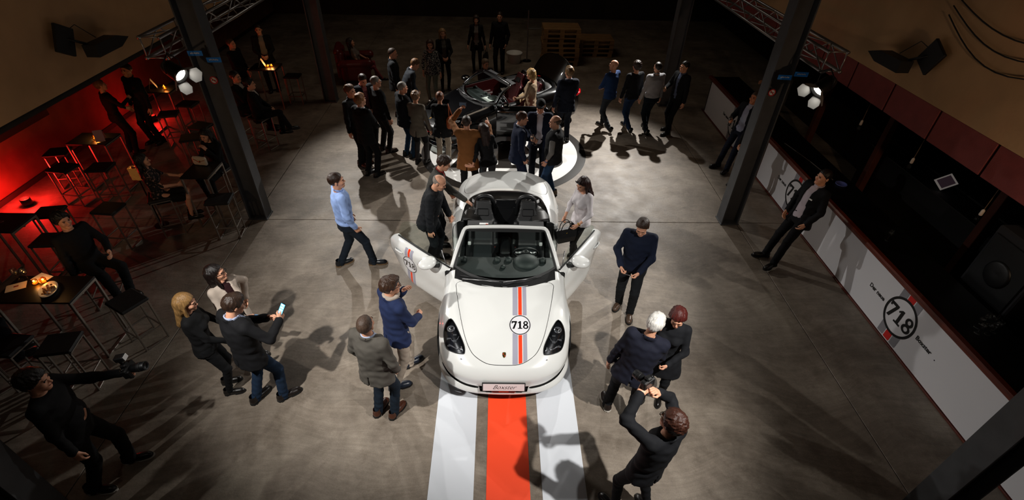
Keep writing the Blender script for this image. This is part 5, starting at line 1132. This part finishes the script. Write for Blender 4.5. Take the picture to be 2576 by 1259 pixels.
P_['suit39'] = person('man in a black suit leaning at the column holding a drink', (4.40, 11.88), 118, 1.80, topc='#0c0d10', shirt='#5d6884', openf=.7, legc='#0b0c0f', hair='short', hairc='#181210', arms=('hang', ('glass')), hy=-10, feet=((-.10, .18, 0), (.12, -.06, -10)))
# ---- at the bar
P_['barlean'] = person('man in a dark blazer and pale blue shirt leaning back against the bar', (5.30, 10.05), 122, 1.76, topc='#161a24', shirt='#a4abc4', openf=1.3, legc='#161c2c', hair='crop', hairc='#4a4038', arms=(((.30, -.10, 1.02), (1, -.6, 0), 'relax'), ('glass')), lean=-8, feet=((-.12, .30, 10), (.16, .24, -14)), shoec='#120d0c', skin='mid')
P_['barhid'] = person('person in black with a white top half hidden by the column', (5.16, 9.2), 110, 1.68, fem=True, topc='#0d0d0f', shirt='#b4aa9c', openf=1.2, legs='slim', legc='#0c0c0e', hair='short', hairc='#1c1410', arms=('front', 'front'), collar=False)
P_['barman'] = person('man in a black blazer and pale shirt leaning against the bar boards', (5.02, 6.72), 104, 1.80, topc='#0d0d11', shirt='#b4a8b0', openf=1.2, legc='#0d0d10', hair='short', hairc='#1d1512', arms=('pocket', 'pocket'), lean=-7, hy=-8, feet=((-.16, .34, 15), (.14, .26, -18)), fat=1.08)
P_['bartender'] = person('bartender in dark clothes working behind the far end of the bar', (6.98, 12.3), 80, 1.76, top='sweater', topc='#101014', legc='#0c0c0e', hair='short', arms=('front', 'glass'), collar=False)
# ---- at the high tables
sit = lambda a=.40, z=.30: ((-.09, a, 0, z), (.09, a, 0, z))
P_['floralseat'] = person('woman in a black floral dress sitting on a bar stool', (-5.85, 7.45), -62, 1.66, fem=True, top='dress', topc=M_floral2, legs='skirt', legc='#0e0c0c', bare=True, body_h=.017, seated=True, pz=.84, feet=sit(.36, .22), hair='long', hairc='#170f0c', arms=(((.16, .40, 1.14), (.8, -.2, -1), 'relax'), ((.10, .36, 1.10), (.8, -.2, -1), 'relax')), sleeve=.5)
P_['seat45'] = person('dark-haired woman resting her chin on her hand at the high table', (-5.26, 8.45), 165, 1.66, fem=True, top='sweater', topc='#0c0d12', legs='slim', legc='#0b0b0e', seated=True, pz=.84, feet=sit(.40, .25), hair='long', hairc='#17100d', arms=('chin', ((.08, .38, 1.10), (.8, -.2, -1), 'relax')), hp=14)
P_['darkseat'] = person('person in dark clothes sitting with their back turned between the tables', (-5.86, 5.62), -112, 1.74, topc='#0b0c10', legc='#0b0c0f', seated=True, pz=.85, feet=sit(.40, .25), hair='curly', hairc='#120d0b', arms=(((.14, .34, 1.10), (.8, -.2, -1), 'relax'), ('hang')), top='sweater', collar=False)
P_['blond47'] = person('woman with short fair hair talking by the red lit wall', (-8.28, 10.42), -38, 1.68, fem=True, top='sweater', topc='#0c0c0e', legs='trousers', legc='#0b0b0d', hair='short', hairc='#7a5436', arms=('front', 'phone'))
P_['tall48'] = person('tall man in a dark shirt listening by the red lit wall', (-8.00, 10.95), 160, 1.83, top='shirt', topc='#0d0f16', legc='#0b0b0d', hair='short', hairc='#2a1c14', arms=('hang', 'hang'), hy=10)
P_['coupleA'] = person('man in a black suit sitting at the rear high table in profile', (-5.80, 11.10), -96, 1.76, topc='#0b0b0e', legc='#0a0b0f', shirt='#b0a8a4', seated=True, pz=.85, feet=((-.09, .40, 0, .25), (.09, .55, 0, .42)), hair='short', hairc='#17100d', arms=('front', 'chin'))
P_['coupleB'] = person('dark-haired guest with a white collar sitting beside the column', (-5.38, 10.78), -70, 1.72, topc='#0b0c10', legc='#0b0e16', shirt='#c4bcb8', seated=True, pz=.85, feet=((-.09, .40, 0, .25), (.09, .58, 0, .40)), hair='thick', hairc='#120c0a', arms=('front', 'front'))
P_['waiter'] = person('man in an open dark jacket and pale shirt behind the rear table', (-6.46, 14.3), -160, 1.80, topc='#0e0e10', shirt='#7a746e', openf=1.3, legc='#0c0c0e', hair='short', arms=('front', 'front'))
P_['p51'] = person('blond guest in black standing with his back to the rear table', (-6.74, 13.20), -100, 1.75, top='sweater', topc='#0c0c0e', legc='#0c0c0e', hair='short', hairc='#4a3626', arms=('hang', 'front'))
P_['edge'] = person('guest in a dark blue sleeve sitting at the end of the candlelit table', (-6.42, 4.02), -40, 1.74, topc='#141c2c', legc='#0c0e12', seated=True, pz=.85, feet=sit(), hair='short', hairc='#1a120e', arms=('front', 'front'))
P_['sofaw'] = person('woman in a white top and pink trousers sitting in the red armchair', (-4.18, 15.25), -78, 1.66, fem=True, top='top', topc='#6d6560', legs='slim', legc='#8a4248', hair='long', hairc='#1c110e', sleeve=.55, seated=True, pz=.52, feet=((-.10, .50, 0, 0), (.12, .66, 0, 0)), arms=('front', 'hang'), lean=-14)

# ---- what they carry
def oriented(name, loc, x, y, label, cat):
    """empty whose local x, y axes follow the given world directions"""
    x = Vector(x).normalized(); y = Vector(y); y = (y - x*y.dot(x)).normalized(); z = x.cross(y); e = empty(name, loc); e.rotation_euler = Matrix((x, y, z)).transposed().to_euler(); return tag(e, label, cat)
def palm(k, i, fwd=.085, down=.02):
    q = P_[k]; d = q['wr'][i] - q['el'][i]; d = d/np.linalg.norm(d); return q['wp'](q['wr'][i] + d*fwd/q['s'])
def phone(loc, x, y, label, glow='#5fb6e6', es=1.2):
    e = oriented('mobile_phone', loc, x, y, label, 'phone'); box('case', (0, 0, 0), (.074, .148, .009), M_blackp, e, .003); box('screen', (0, 0, .006), (.066, .128, .002), mat('phone_screen_' + glow, glow, .2, emit=glow, es=es), e, 0)
    return e
def right_of(k): return P_[k]['dir']((1, 0, 0))
def fwd_of(k): return P_[k]['dir']((0, 1, 0))
UP = Vector((0, 0, 1))
ph = phone(palm('phoneman', 1, .11) + UP*.05, right_of('phoneman'), (UP*.75 + fwd_of('phoneman')*.66), 'white phone with a glowing blue screen in the raised hand')
for i in range(4): box('app_icon', (0, .05 - .03*i, .0075), (.05, .016, .001), mat('screen_text', '#d8eefc', .3, emit='#d8eefc', es=1.0), ph, 0)
phone(palm('longw', 1, .10) + UP*.03, right_of('longw'), (UP*.4 + fwd_of('longw')), 'small blue-lit phone in the cream jacket woman\'s hand', '#5c9ed8', 1.0)
cp = phone(palm('camel', 0, .10) + UP*.03, UP, -right_of('camel'), 'phone held sideways and high by the man in camel', '#394450', .3)
def camera(loc, fwd, label, flash=False, s=1.0):
    f = Vector(fwd).normalized(); x = f.cross(UP).normalized(); e = oriented('photo_camera', loc, x, f, label, 'camera')
    box('camera_body', (0, 0, 0), (.145*s, .06*s, .10*s), M_blackp, e, .012); box('prism_hump', (0, .0, .06*s), (.06*s, .055*s, .04*s), M_blackp, e, .012); box('grip', (.06*s, .03*s, -.01), (.03*s, .04*s, .09*s), M_blackp, e, .01)
    MB().lathe([(.036*s, .03*s), (.038*s, .05*s), (.041*s, .09*s), (.041*s, .15*s), (.036*s, .155*s), (.032*s, .14*s), (0, .135*s)], 20, axis='y').build('lens', M_blackm, e, True); MB().lathe([(.0415*s, .08*s), (.043*s, .085*s), (.043*s, .11*s), (.0415*s, .115*s)], 20, axis='y').build('focus_ring', M_blackp, e, True)
    box('rear_screen', (-.01*s, -.031*s, -.01*s), (.075*s, .003, .055*s), mat('lcd', '#20262a', .15), e, 0); MB().lathe([(0, .05*s), (.014*s, .05*s), (.014*s, .062*s), (0, .062*s)], 12, c=(.05*s, 0, 0)).build('dial', M_blackm, e, True)
    if flash: box('flash_foot', (0, 0, .10*s), (.03, .03, .05), M_blackp, e, .006); box('flash_head', (0, .03, .15*s), (.075, .10, .06), M_blackp, e, .01); box('flash_window', (0, .082, .15*s), (.06, .004, .045), M_white, e, 0)
    return e
q = P_['photog']; c = (palm('photog', 0, .07) + palm('photog', 1, .07))/2; camera(c + Vector((0, 0, .045)) + q['dir']((0, 1, 0))*.04, q['dir']((-.1, 1, -.12)), 'black camera with a lens held up by the curly-haired photographer')
camera(palm('photoBL', 0, .08) + UP*.03, P_['photoBL']['dir']((.2, 1, .2)), 'black camera with mounted flash held out over the dark floor', True, 1.15)
M_wine = mat('red_wine', '#2a060a', .1, coat=.5); M_beer = mat('yellow_drink', '#b98a1c', .15, coat=.5)
def held_glass(k, i, label, fill): p = palm(k, i, .085); return wine_glass('wine_glass', (p.x, p.y, p.z - .09), label, None, fill)
held_glass('navy20', 0, 'red wine glass held by the man in the navy suit', M_wine); held_glass('cap21', 1, 'wine glass held low by the man in the cap', M_wine); held_glass('blondw', 0, 'glass of drink held by the blonde woman in black', M_beer)
held_glass('behind', 0, 'glass of yellow drink held beside the white car', M_beer); held_glass('suit39', 1, 'glass held by the man at the far column', M_beer); held_glass('barlean', 1, 'wine glass held by the man leaning on the bar', M_wine)
def handbag(name, loc, x, label, m, w=.32, h=.22, d=.12, hnd=.16, gold=True):
    e = oriented(name, loc, x, Vector((0, 0, 1)).cross(Vector(x)), label, 'bag'); V = []
    for z, f, g in ((0, .80, .9), (h*.4, .92, 1.0), (h, 1.08, .45)):
        for sx, sy in ((-1, -1), (1, -1), (1, 1), (-1, 1)): V.append((sx*w/2*f, sy*d/2*g, z))
    F = [(3, 2, 1, 0)] + [(i*4+k, i*4+(k+1) % 4, (i+1)*4+(k+1) % 4, (i+1)*4+k) for i in range(2) for k in range(4)] + [(8, 9, 10, 11)]; mk('bag_body', V, F, m, e, False)
    for sy in (-1, 1): MB().tube([(-w*.26, sy*d*.2, h*.95)] + [(w*.26*-math.cos(a), sy*d*.25, h + hnd*math.sin(a)) for a in np.linspace(.15, pi-.15, 9)] + [(w*.26, sy*d*.2, h*.95)], .007, 6).build('handle', m, e, True)
    if gold: MB().lathe([(0, 0), (.014, 0), (.014, .006), (0, .006)], 12, axis='y', c=(0, -d*.36, h*.7)).build('clasp', gold_m, e, True)
    return e
gold_m = mat('crest_gold', '#b08a2e', .25, metal=.9)
hp_ = palm('whitew', 1, .06); handbag('handbag', (hp_.x + .04, hp_.y - .08, hp_.z - .34), (1, .35, 0), 'black leather handbag carried by the woman in white', mat('bag_black', '#0f0f10', .4, bump=.2, bscale=120), .36, .24, .15, .14)
hp_ = palm('white14', 0, .08); handbag('handbag', (hp_.x, hp_.y, hp_.z - .40), (.3, 1, 0), 'dark handbag hanging from the hand of the woman in the tunic', mat('bag_dark', '#120e0d', .5), .30, .24, .12, .17, False)
# tan shoulder bag: soft pouch and strap
q = P_['bagw']; M_tan = mat('tan_leather', '#a04e22', .5, bump=.3, bscale=40)
Vb, Fb = sdf_mesh(lambda Q: smin(rbox(Q, (0, 0, .10), (.13, .055, .11), .05), rc(Q, (-.07, 0, .2), (.07, 0, .2), .04, .04), .06) + .006*wob(Q, 40), (-.2, -.14, -.06), (.2, .14, .32), .014)
bl = q['wp']((.235, -.07, .98)); tb = tag(empty('shoulder_bag', (bl.x, bl.y, bl.z), math.radians(-8 + 75)), 'tan leather shoulder bag on the short-haired woman', 'bag'); mk('pouch', Vb, Fb, M_tan, tb)
MB().tube([(-.07, 0, .22), (-.03, .02, .40), (.0, .045, .50), (.03, .03, .40), (.07, 0, .22)], .012, 6).build('strap', M_tan, tb, True)
# folder, pen, clutch
f = oriented('folder', palm('blonde18', 1, .07) + UP*.03, right_of('blonde18'), UP + fwd_of('blonde18')*.3, 'beige folder held by the blonde woman at the car', 'folder'); box('cover', (0, 0, 0), (.25, .17, .012), mat('folder_beige', '#a08a66', .6), f, .003); box('pages', (0, .002, .0), (.243, .166, .008), M_white, f, 0)
pen = (palm('navysw', 0, .09) + palm('navysw', 1, .09))/2; tag(MB().tube([pen - right_of('navysw')*.06, pen + right_of('navysw')*.06], .005, 6).build('pen', M_alu, None, True), 'slim silver pen between the hands of the man in navy', 'pen')
# worn things: cap, glasses, scarf, watches, belt buckle, lapel badge
q = P_['cap21']; Vc, Fc = sdf_mesh(lambda Q: np.minimum(np.maximum(ell(Q, (0, -.006, .205), (.092, .112, .095)), .215 - Q[..., 2]), np.maximum(ell(Q, (0, .10, .222), (.075, .085, .012)), -9)), (-.13, -.16, .18), (.13, .22, .33), .009); mk('cap', q['th'](Vc), Fc, cloth('#0b0b0c'), q['body'])
def glasses(k, m=M_blackp):
    q = P_[k]; mb = MB()
    for s in (-1, 1): mb.tube([(s*.033 + .020*math.cos(a), .118, .170 + .016*math.sin(a)) for a in np.linspace(0, 2*pi, 13)], .0028, 5, False); mb.tube([(s*.053, .116, .174), (s*.082, .02, .172), (s*.083, -.02, .165)], .0028, 5)
    mb.tube([(-.013, .12, .172), (.013, .12, .172)], .003, 5); mk('spectacles', q['th'](np.array([tuple(v) for v in mb.V])), mb.F, m, q['body'])
for k in ('bluejack', 'photog', 'greyblack', 'whitehair', 'longw'): glasses(k)
q = P_['whitew']; mb = MB()
for s in (-1, 1): mb.lathe([(0, 0), (.026, 0), (.026, .004), (0, .006)], 14, c=(s*.033, .095, .262), axis='y')
mb.tube([(-.012, .098, .264), (.012, .098, .264)], .003, 5); mk('sunglasses', q['th'](np.array(mb.V)), mb.F, M_blackp, q['body'])
def scarf(k, c):
    q = P_[k]; v, f = sdf_mesh(lambda Q: np.abs(np.linalg.norm(np.stack([np.hypot(Q[..., 0], Q[..., 1] - .01) - .075, Q[..., 2] - .035], -1), axis=-1)) - .026 + .005*wob(Q, 60), (-.15, -.15, -.05), (.15, .18, .1), .011); mk('scarf', q['th'](v), f, cloth(c), q['body'])
scarf('bluejack', '#a3978c'); scarf('floral', '#8a6a6a')
def watch(k, i, c, m):
    q = P_[k]; w = q['wr'][i]; d = w - q['el'][i]; d = d/np.linalg.norm(d); w = (w - d*.02)*q['s']; d = Vector(d); R = d.to_track_quat('Z', 'Y').to_matrix()
    mk('watch', [w + np.array(R @ Vector(v)) for v in MB().lathe([(.027, -.008), (.032, -.008), (.032, .008), (.027, .008)], 16).V], MB().lathe([(.027, -.008), (.032, -.008), (.032, .008), (.027, .008)], 16).F, m, q['body'])
watch('navysw', 0, 0, M_alu); watch('whitew', 0, 0, gold_m); watch('camel', 0, 0, mat('blue_strap', '#3a6ab0', .5)); watch('vest22', 0, 0, mat('blue_strap', '#3a6ab0', .5))
q = P_['barman']; mk('name_badge', [np.array(v)*q['s'] for v in ((q['pel'] + q['T'] @ np.array([-.125, .128, .33])), (q['pel'] + q['T'] @ np.array([-.075, .140, .33])), (q['pel'] + q['T'] @ np.array([-.075, .139, .352])), (q['pel'] + q['T'] @ np.array([-.125, .127, .352])))], [(0, 1, 2, 3)], M_white, q['body'], False, solid=.004)
# ================================================================== high tables, stools and what stands on them
M_top = mat('table_top_black', '#0d0b0b', .4, var=.3, vscale=5); M_seat = mat('stool_seat_black', '#111012', .6, bump=.2, bscale=100)
def tube_box(name, p, q, w, m, parent): 
    p, q = Vector(p), Vector(q); c = (p+q)/2; d = q-p; return box(name, tuple(c), (abs(d.x)+w, abs(d.y)+w, abs(d.z)+w), m, parent, .003)
def make_stool():
    e = tag(empty('bar_stool'), 'black bar stool', 'stool', 'square tube bar stools'); w = .022; a = .17
    box('seat', (0, 0, .745), (.40, .36, .045), M_seat, e, .015)
    for sx in (-1, 1):
        for sy in (-1, 1): tube_box('leg', (sx*a, sy*.155, w/2), (sx*a, sy*.155, .71), w, M_tubesteel, e)
        tube_box('side_rail', (sx*a, -.155, .71), (sx*a, .155, .71), w, M_tubesteel, e); tube_box('floor_rail', (sx*a, -.13, w/2), (sx*a, .13, w/2), w*.98, M_tubesteel, e); tube_box('side_rung', (sx*a, -.13, .24), (sx*a, .13, .24), w*.9, M_tubesteel, e)
    for sy in (-1, 1): tube_box('foot_rest', (-a, sy*.155, .24), (a, sy*.155, .24), w*.95, M_tubesteel, e)
    return e
STOOLS = [((-4.80, 7.36), 8, 'black bar stool with an empty seat beside the steel column'), ((-6.48, 7.05), -5, 'black bar stool in front of the woman in the floral dress'), ((-7.35, 6.92), 10, 'black bar stool behind the table with glasses by the red glow'), ((-8.11, 8.38), -8, 'black bar stool near the red baseboard at the second table'),
          ((-7.45, 8.42), 5, 'black bar stool with a bright frame edge at the second table'), ((-8.62, 9.0), 12, 'black bar stool between the second table and the wall'), ((-4.92, 4.86), -30, 'black bar stool at the lit end of the candle and food table'), ((-5.30, 4.12), 10, 'black bar stool in front of the table with the food plate'),
          ((-5.90, 4.10), -6, 'black bar stool pushed under the near side of the food table'), ((-5.50, 13.42), 0, 'black bar stool standing alone near the far column'), ((-5.38, 10.78), -20, 'black bar stool under the guest with the white collar'), ((-5.80, 11.10), -14, 'black bar stool under the man in the black suit'),
          ((-5.85, 7.45), -62, 'black bar stool under the woman in the floral dress'), ((-5.26, 8.45), -15, 'black bar stool under the woman resting her chin'), ((-6.84, 6.18), 4, 'black bar stool at the end of the table with glasses'), ((-7.45, 10.86), 15, 'black bar stool beside the tall man at the red wall'),
          ((-7.30, 11.45), -5, 'black bar stool at the end of the table by the red wall'), ((-6.40, 9.70), 20, 'black bar stool standing free in the dark aisle'), ((-6.45, 10.25), -12, 'black bar stool free in the aisle behind another stool'), ((-5.86, 5.62), 20, 'black bar stool under the person with their back turned'), ((-6.42, 4.02), -30, 'black bar stool under the guest in the dark blue sleeve')]
st0 = make_stool()
for i, ((x, y), rz, lb) in enumerate(STOOLS):
    o = st0 if i == 0 else copy_tree(st0); o.location = (x, y, 0); o.rotation_euler = (0, 0, math.radians(rz)); o['label'] = lb
def high_table(x0, x1, y0, y1, label):
    e = tag(empty('high_table', ((x0+x1)/2, (y0+y1)/2, 0)), label, 'table', 'high bar tables'); a, b = (x1-x0)/2, (y1-y0)/2; w = .03
    box('table_top', (0, 0, 1.035), (2*a, 2*b, .03), M_top, e, .004)
    for sx in (-1, 1):
        X = sx*(a-.016)
        for sy in (-1, 1): tube_box('leg', (X, sy*(b-.016), w/2), (X, sy*(b-.016), 1.005), w, M_tubesteel, e)
        tube_box('frame_top', (X, -b+.016, 1.005), (X, b-.016, 1.005), w*1.02, M_tubesteel, e); tube_box('frame_foot', (X, -b+.04, w/2), (X, b-.04, w/2), w*.98, M_tubesteel, e)
    tube_box('stretcher', (-a+.03, 0, .98), (a-.03, 0, .98), w*.9, M_tubesteel, e)
TABLES = [(-8.27, -7.56, 11.35, 11.85, 'black high table with candle and menus by the red wall'), (-8.15, -7.42, 8.74, 9.24, 'black high table with candles and a folded card'), (-7.85, -7.07, 5.97, 6.46, 'black high table with empty glasses over the red floor'),
          (-6.25, -5.29, 4.52, 5.02, 'black high table with candles, food plate and menus'), (-5.45, -4.98, 7.55, 8.14, 'black high table with a pale clutch between two women'), (-6.40, -5.72, 12.95, 13.50, 'black high table with candles and open menu at the rear')]
for t_ in TABLES: high_table(*t_)
M_flame = mat('candle_flame', '#ffb040', .5, emit='#ff9a2a', es=14.0); M_wax = mat('candle_wax', '#e8c48a', .5, emit='#ffae50', es=.6); M_amber = glassmat('amber_glass', (1, .72, .35), .02, .08)
def candle(x, y, label, pw=1.6):
    e = tag(empty('tealight', (x, y, 1.05)), label, 'candle')
    MB().lathe([(.0, 0), (.034, 0), (.038, .06), (.036, .06), (.032, .008), (0, .006)], 16).build('glass_cup', M_amber, e, True); MB().lathe([(0, .008), (.027, .008), (.027, .026), (0, .026)], 14).build('wax', M_wax, e, True); MB().lathe([(0, .028), (.007, .034), (.008, .042), (0, .062)], 8).build('flame', M_flame, e, True)
    l = bpy.data.lights.new('candle_light', 'POINT'); l.energy = pw; l.color = (1, .5, .16); l.shadow_soft_size = .02; o = bpy.data.objects.new('candle_light', l); COL.objects.link(o); o.location = (x, y, 1.13)
def menu(x, y, rz, label, m=None, lie=False):
    e = tag(empty('menu_card', (x, y, 1.05), math.radians(rz)), label, 'card'); mm = m or mat('card_paper', '#c9b8a4', .7)
    if lie: box('sheet', (0, 0, .003), (.21, .15, .004), mm, e, 0); box('print_block', (0, .01, .0055), (.05, .03, .001), mat('card_print', '#8a3a2a', .7), e, 0); return
    for s in (-1, 1): box('panel', (s*.042, 0, .105), (.004, .15, .21), mm, e, 0, R=Matrix.Rotation(s*-.38, 3, 'Y'))
candle(-7.82, 11.66, 'tealight beside the menus on the table by the red wall'); candle(-7.74, 11.55, 'tealight at the table edge by the red wall', .5); menu(-8.05, 11.62, 30, 'folded menu card on the table by the red wall')
candle(-7.78, 9.05, 'brighter tealight on the second table', 5); candle(-7.72, 8.96, 'small tealight beside the folded card', .6); menu(-7.58, 8.92, -65, 'folded card beside the tealights', mat('card_pink', '#b0848a', .7))
candle(-5.93, 4.86, 'tealight next to the white menu on the food table', 1.2); candle(-5.84, 4.89, 'tealight behind the plate of food', 1.2); menu(-5.93, 4.97, -20, 'white menu sheet lying by the tealights', mat('card_white', '#c8bcb8', .7), True); menu(-6.13, 4.80, 30, 'pale napkin lying at the table corner', None, True)
candle(-5.98, 13.20, 'left tealight on the rear table'); candle(-5.90, 13.24, 'right tealight on the rear table'); menu(-6.12, 13.2, 15, 'open menu card on the rear table')
pe = tag(empty('food_plate', (-5.68, 4.74, 1.05), .5), 'oval white plate of snacks on the candlelit table', 'plate'); o = MB().lathe([(0, .004), (.10, .004), (.13, .018), (.135, .022), (.13, .024), (.10, .010), (0, .010)], 28).build('plate', mat('porcelain_plate', '#d8cfc6', .3, coat=.4), pe, True); o.scale = (.75, 1.25, 1)
for k in range(22):
    a = rng.uniform(0, 2*pi); r = .10*math.sqrt(rng.random()); sn = MB().lathe([(0, 0), (.012, .003), (.014, .010), (.006, .018), (0, .019)], 8).build('snack', mat('snack_gold', '#b06a1c', .5, var=.3, vscale=60), pe, True); sn.location = (r*.7*math.cos(a), r*1.15*math.sin(a), .010 + .004*(k % 3)); sn.rotation_euler = (0, 0, a)
for k, (x, y) in enumerate(((-7.55, 6.30), (-7.40, 6.22), (-7.62, 6.12), (-6.02, 5.0 - .06), (-6.12, 4.93))): wine_glass('wine_glass', (x - (.05 if k > 2 else 0), y, 1.0505), ('tall empty glass at the back of the table over the red floor', 'empty wine glass near the table end over the red floor', 'empty wine glass at the near edge over the red floor', 'wine glass beside the menus on the food table', 'wine glass at the far corner of the food table')[k])
cl = tag(empty('clutch_bag', (-5.28, 8.0, 1.05), math.radians(-10)), 'pale clutch bag with a gold clasp on the high table', 'bag'); Vb, Fb = sdf_mesh(lambda Q: rbox(Q, (0, 0, .085), (.13, .03, .08), .025) + .004*wob(Q, 45), (-.18, -.08, -.02), (.18, .08, .2), .012); Vb[:, 2] = np.maximum(Vb[:, 2], .001); mk('pouch', Vb, Fb, mat('cream_leather', '#c8baa6', .45), cl); MB().lathe([(0, 0), (.016, 0), (.016, .008), (0, .01)], 14, axis='y', c=(.02, -.042, .09)).build('clasp', gold_m, cl, True); MB().tube([(-.10, -.033, .13), (.0, -.036, .075), (.12, -.033, .12)], .005, 6).build('flap_edge', M_tan, cl, True)
# lantern bag glowing on the floor side of the first table
lp = tag(empty('paper_lantern', (-6.20, 7.62, 0)), 'glowing paper lantern bag on a thin stand beside the seated women', 'lantern'); MB().tube([(0, 0, .01), (0, 0, .98)], .012, 8).build('stand', M_blackm, lp); MB().lathe([(.12, 0), (.12, .012), (0, .014)], 18).build('foot', M_blackm, lp)
Vb, Fb = sdf_mesh(lambda Q: np.abs(rbox(Q, (0, 0, .11), (.075, .05, .12), .02)) - .006 + .005*wob(Q, 30), (-.12, -.1, -.05), (.12, .1, .21), .013); mk('paper_bag', Vb + np.array([0, 0, .985]), Fb, mat('lantern_paper', '#c89a5e', .7, emit='#ff9c3c', es=.06), lp)
l = bpy.data.lights.new('lantern_light', 'POINT'); l.energy = .35; l.color = (1, .55, .2); l.shadow_soft_size = .03; o = bpy.data.objects.new('lantern_light', l); COL.objects.link(o); o.location = (-6.20, 7.62, 1.24)
# ------------------------------------------------------------------ red leather armchair
ac = tag(empty('armchair', (-4.30, 15.32, 0), math.radians(-80)), 'deep red leather armchair with rolled arms', 'armchair'); M_rl = mat('oxblood_leather', '#5e1412', .35, bump=.25, bscale=30, var=.2, vscale=6)
def soft(name, c, hs, r, m=M_rl):
    v, f = sdf_mesh(lambda Q: rbox(Q, c, hs, r), tuple(c[i]-hs[i]-.04 for i in range(3)), tuple(c[i]+hs[i]+.04 for i in range(3)), .022); return mk(name, v, f, m, ac)
soft('seat_base', (0, 0, .22), (.36, .40, .14), .05); soft('seat_cushion', (0, .04, .375), (.30, .36, .06), .05); soft('backrest', (0, -.40, .55), (.46, .12, .38), .08)
for s in (-1, 1):
    soft('arm', (s*.42, .02, .36), (.09, .42, .24), .06); v, f = sdf_mesh(lambda Q: rc(Q, (s*.43, -.38, .60), (s*.43, .42, .60), .115, .115), (s*.43-.16, -.54, .44), (s*.43+.16, .58, .76), .022); mk('arm_roll', v, f, M_rl, ac)
v, f = sdf_mesh(lambda Q: rc(Q, (-.36, -.44, .92), (.36, -.44, .92), .10, .10), (-.5, -.58, .78), (.5, -.3, 1.06), .022); mk('back_roll', v, f, M_rl, ac)
for sx in (-1, 1):
    for sy in (-1, 1): MB().lathe([(.03, 0), (.035, .04), (.025, .09), (0, .09)], 12, c=(sx*.34, sy*.34, 0)).build('foot', M_wood, ac, True)
for i in range(4):
    for j in range(3): MB().lathe([(0, .008), (.014, .004), (.016, 0), (0, 0)], 10, axis='y', c=(-.27 + .18*i + .09*(j % 2)*(i < 3), -.283, .50 + .13*j)).build('button', M_rl, ac, True)
# ------------------------------------------------------------------ pallet stacks
M_pal = mat('pallet_pine', '#8a6840', .85, bump=.3, bscale=25, var=.25, vscale=5, stretch=(1, 6, 6))
def make_pallet():
    e = tag(empty('wooden_pallet'), 'pine pallet', 'pallet', 'pallet stacks')
    for x in (-.5275, 0, .5275):
        for y in (-.35, 0, .35): box('block', (x, y, .061), (.145, .10, .078), M_pal, e, .003)
    for y in (-.35, 0, .35): box('bottom_board', (0, y, .011), (1.2, .10, .022), M_pal, e, .002)
    for x in (-.5275, 0, .5275): box('cross_board', (x, 0, .111), (.145, .8, .022), M_pal, e, .002)
    for y, w in ((-.3275, .145), (-.165, .10), (0, .145), (.165, .10), (.3275, .145)): box('deck_board', (0, y, .133), (1.2, w, .022), M_pal, e, .002)
    return e
p0 = make_pallet(); k = 0
ORD = ['lowest', 'second', 'third', 'fourth', 'fifth', 'sixth', 'seventh', 'topmost']
for (x, y, n, nm) in ((2.03, 17.22, 8, 'tall'), (3.35, 18.2, 4, 'low')):
    for i in range(n):
        o = p0 if k == 0 else copy_tree(p0); k += 1; o.location = (x + rng.uniform(-.02, .02), y + rng.uniform(-.02, .02), i*.1455); o.rotation_euler = (0, 0, rng.uniform(-.02, .02)); w = 'topmost' if i == n-1 else ORD[i]; o['label'] = '%s pine pallet in the %s stack at the dim far end' % (w, nm)
# rail and tub beside the pallets
rl = tag(empty('barrier_rail', (.95, 17.3, 0)), 'thin grey barrier rail beside the pallet stack', 'rail'); MB().tube([(0, 0, .02), (0, 0, 1.6)], .022, 8).build('post', M_alu, rl); MB().tube([(0, 0, 1.05), (.42, .02, 1.05)], .018, 8).build('arm', M_alu, rl); MB().lathe([(.15, 0), (.15, .02), (0, .024)], 18).build('foot', M_blackm, rl)
tb_ = tag(empty('white_tub', (.52, 17.15, 0)), 'white round tub on the floor behind the black car', 'tub'); MB().lathe([(0, 0), (.20, 0), (.25, .30), (.26, .30), (.26, .325), (.24, .325), (.19, .02), (0, .02)], 26).build('shell', M_white, tb_, True); MB().lathe([(.255, .30), (.27, .305), (.27, .325), (.255, .33)], 26).build('rim', M_white, tb_, True)
# sheet of paper on the black car's dashboard
pp = white_p = black_car; ps = box('paper_sheet', (.30, 1.66, .905), (.30, .21, .004), M_white, None, 0); ps.parent = None; ps.matrix_world = Matrix.Translation((-1.80, 10.96, 0)) @ Matrix.Rotation(math.radians(-57), 4, 'Z'); tag(ps, 'white paper sheet lying on the dashboard of the black car', 'paper')
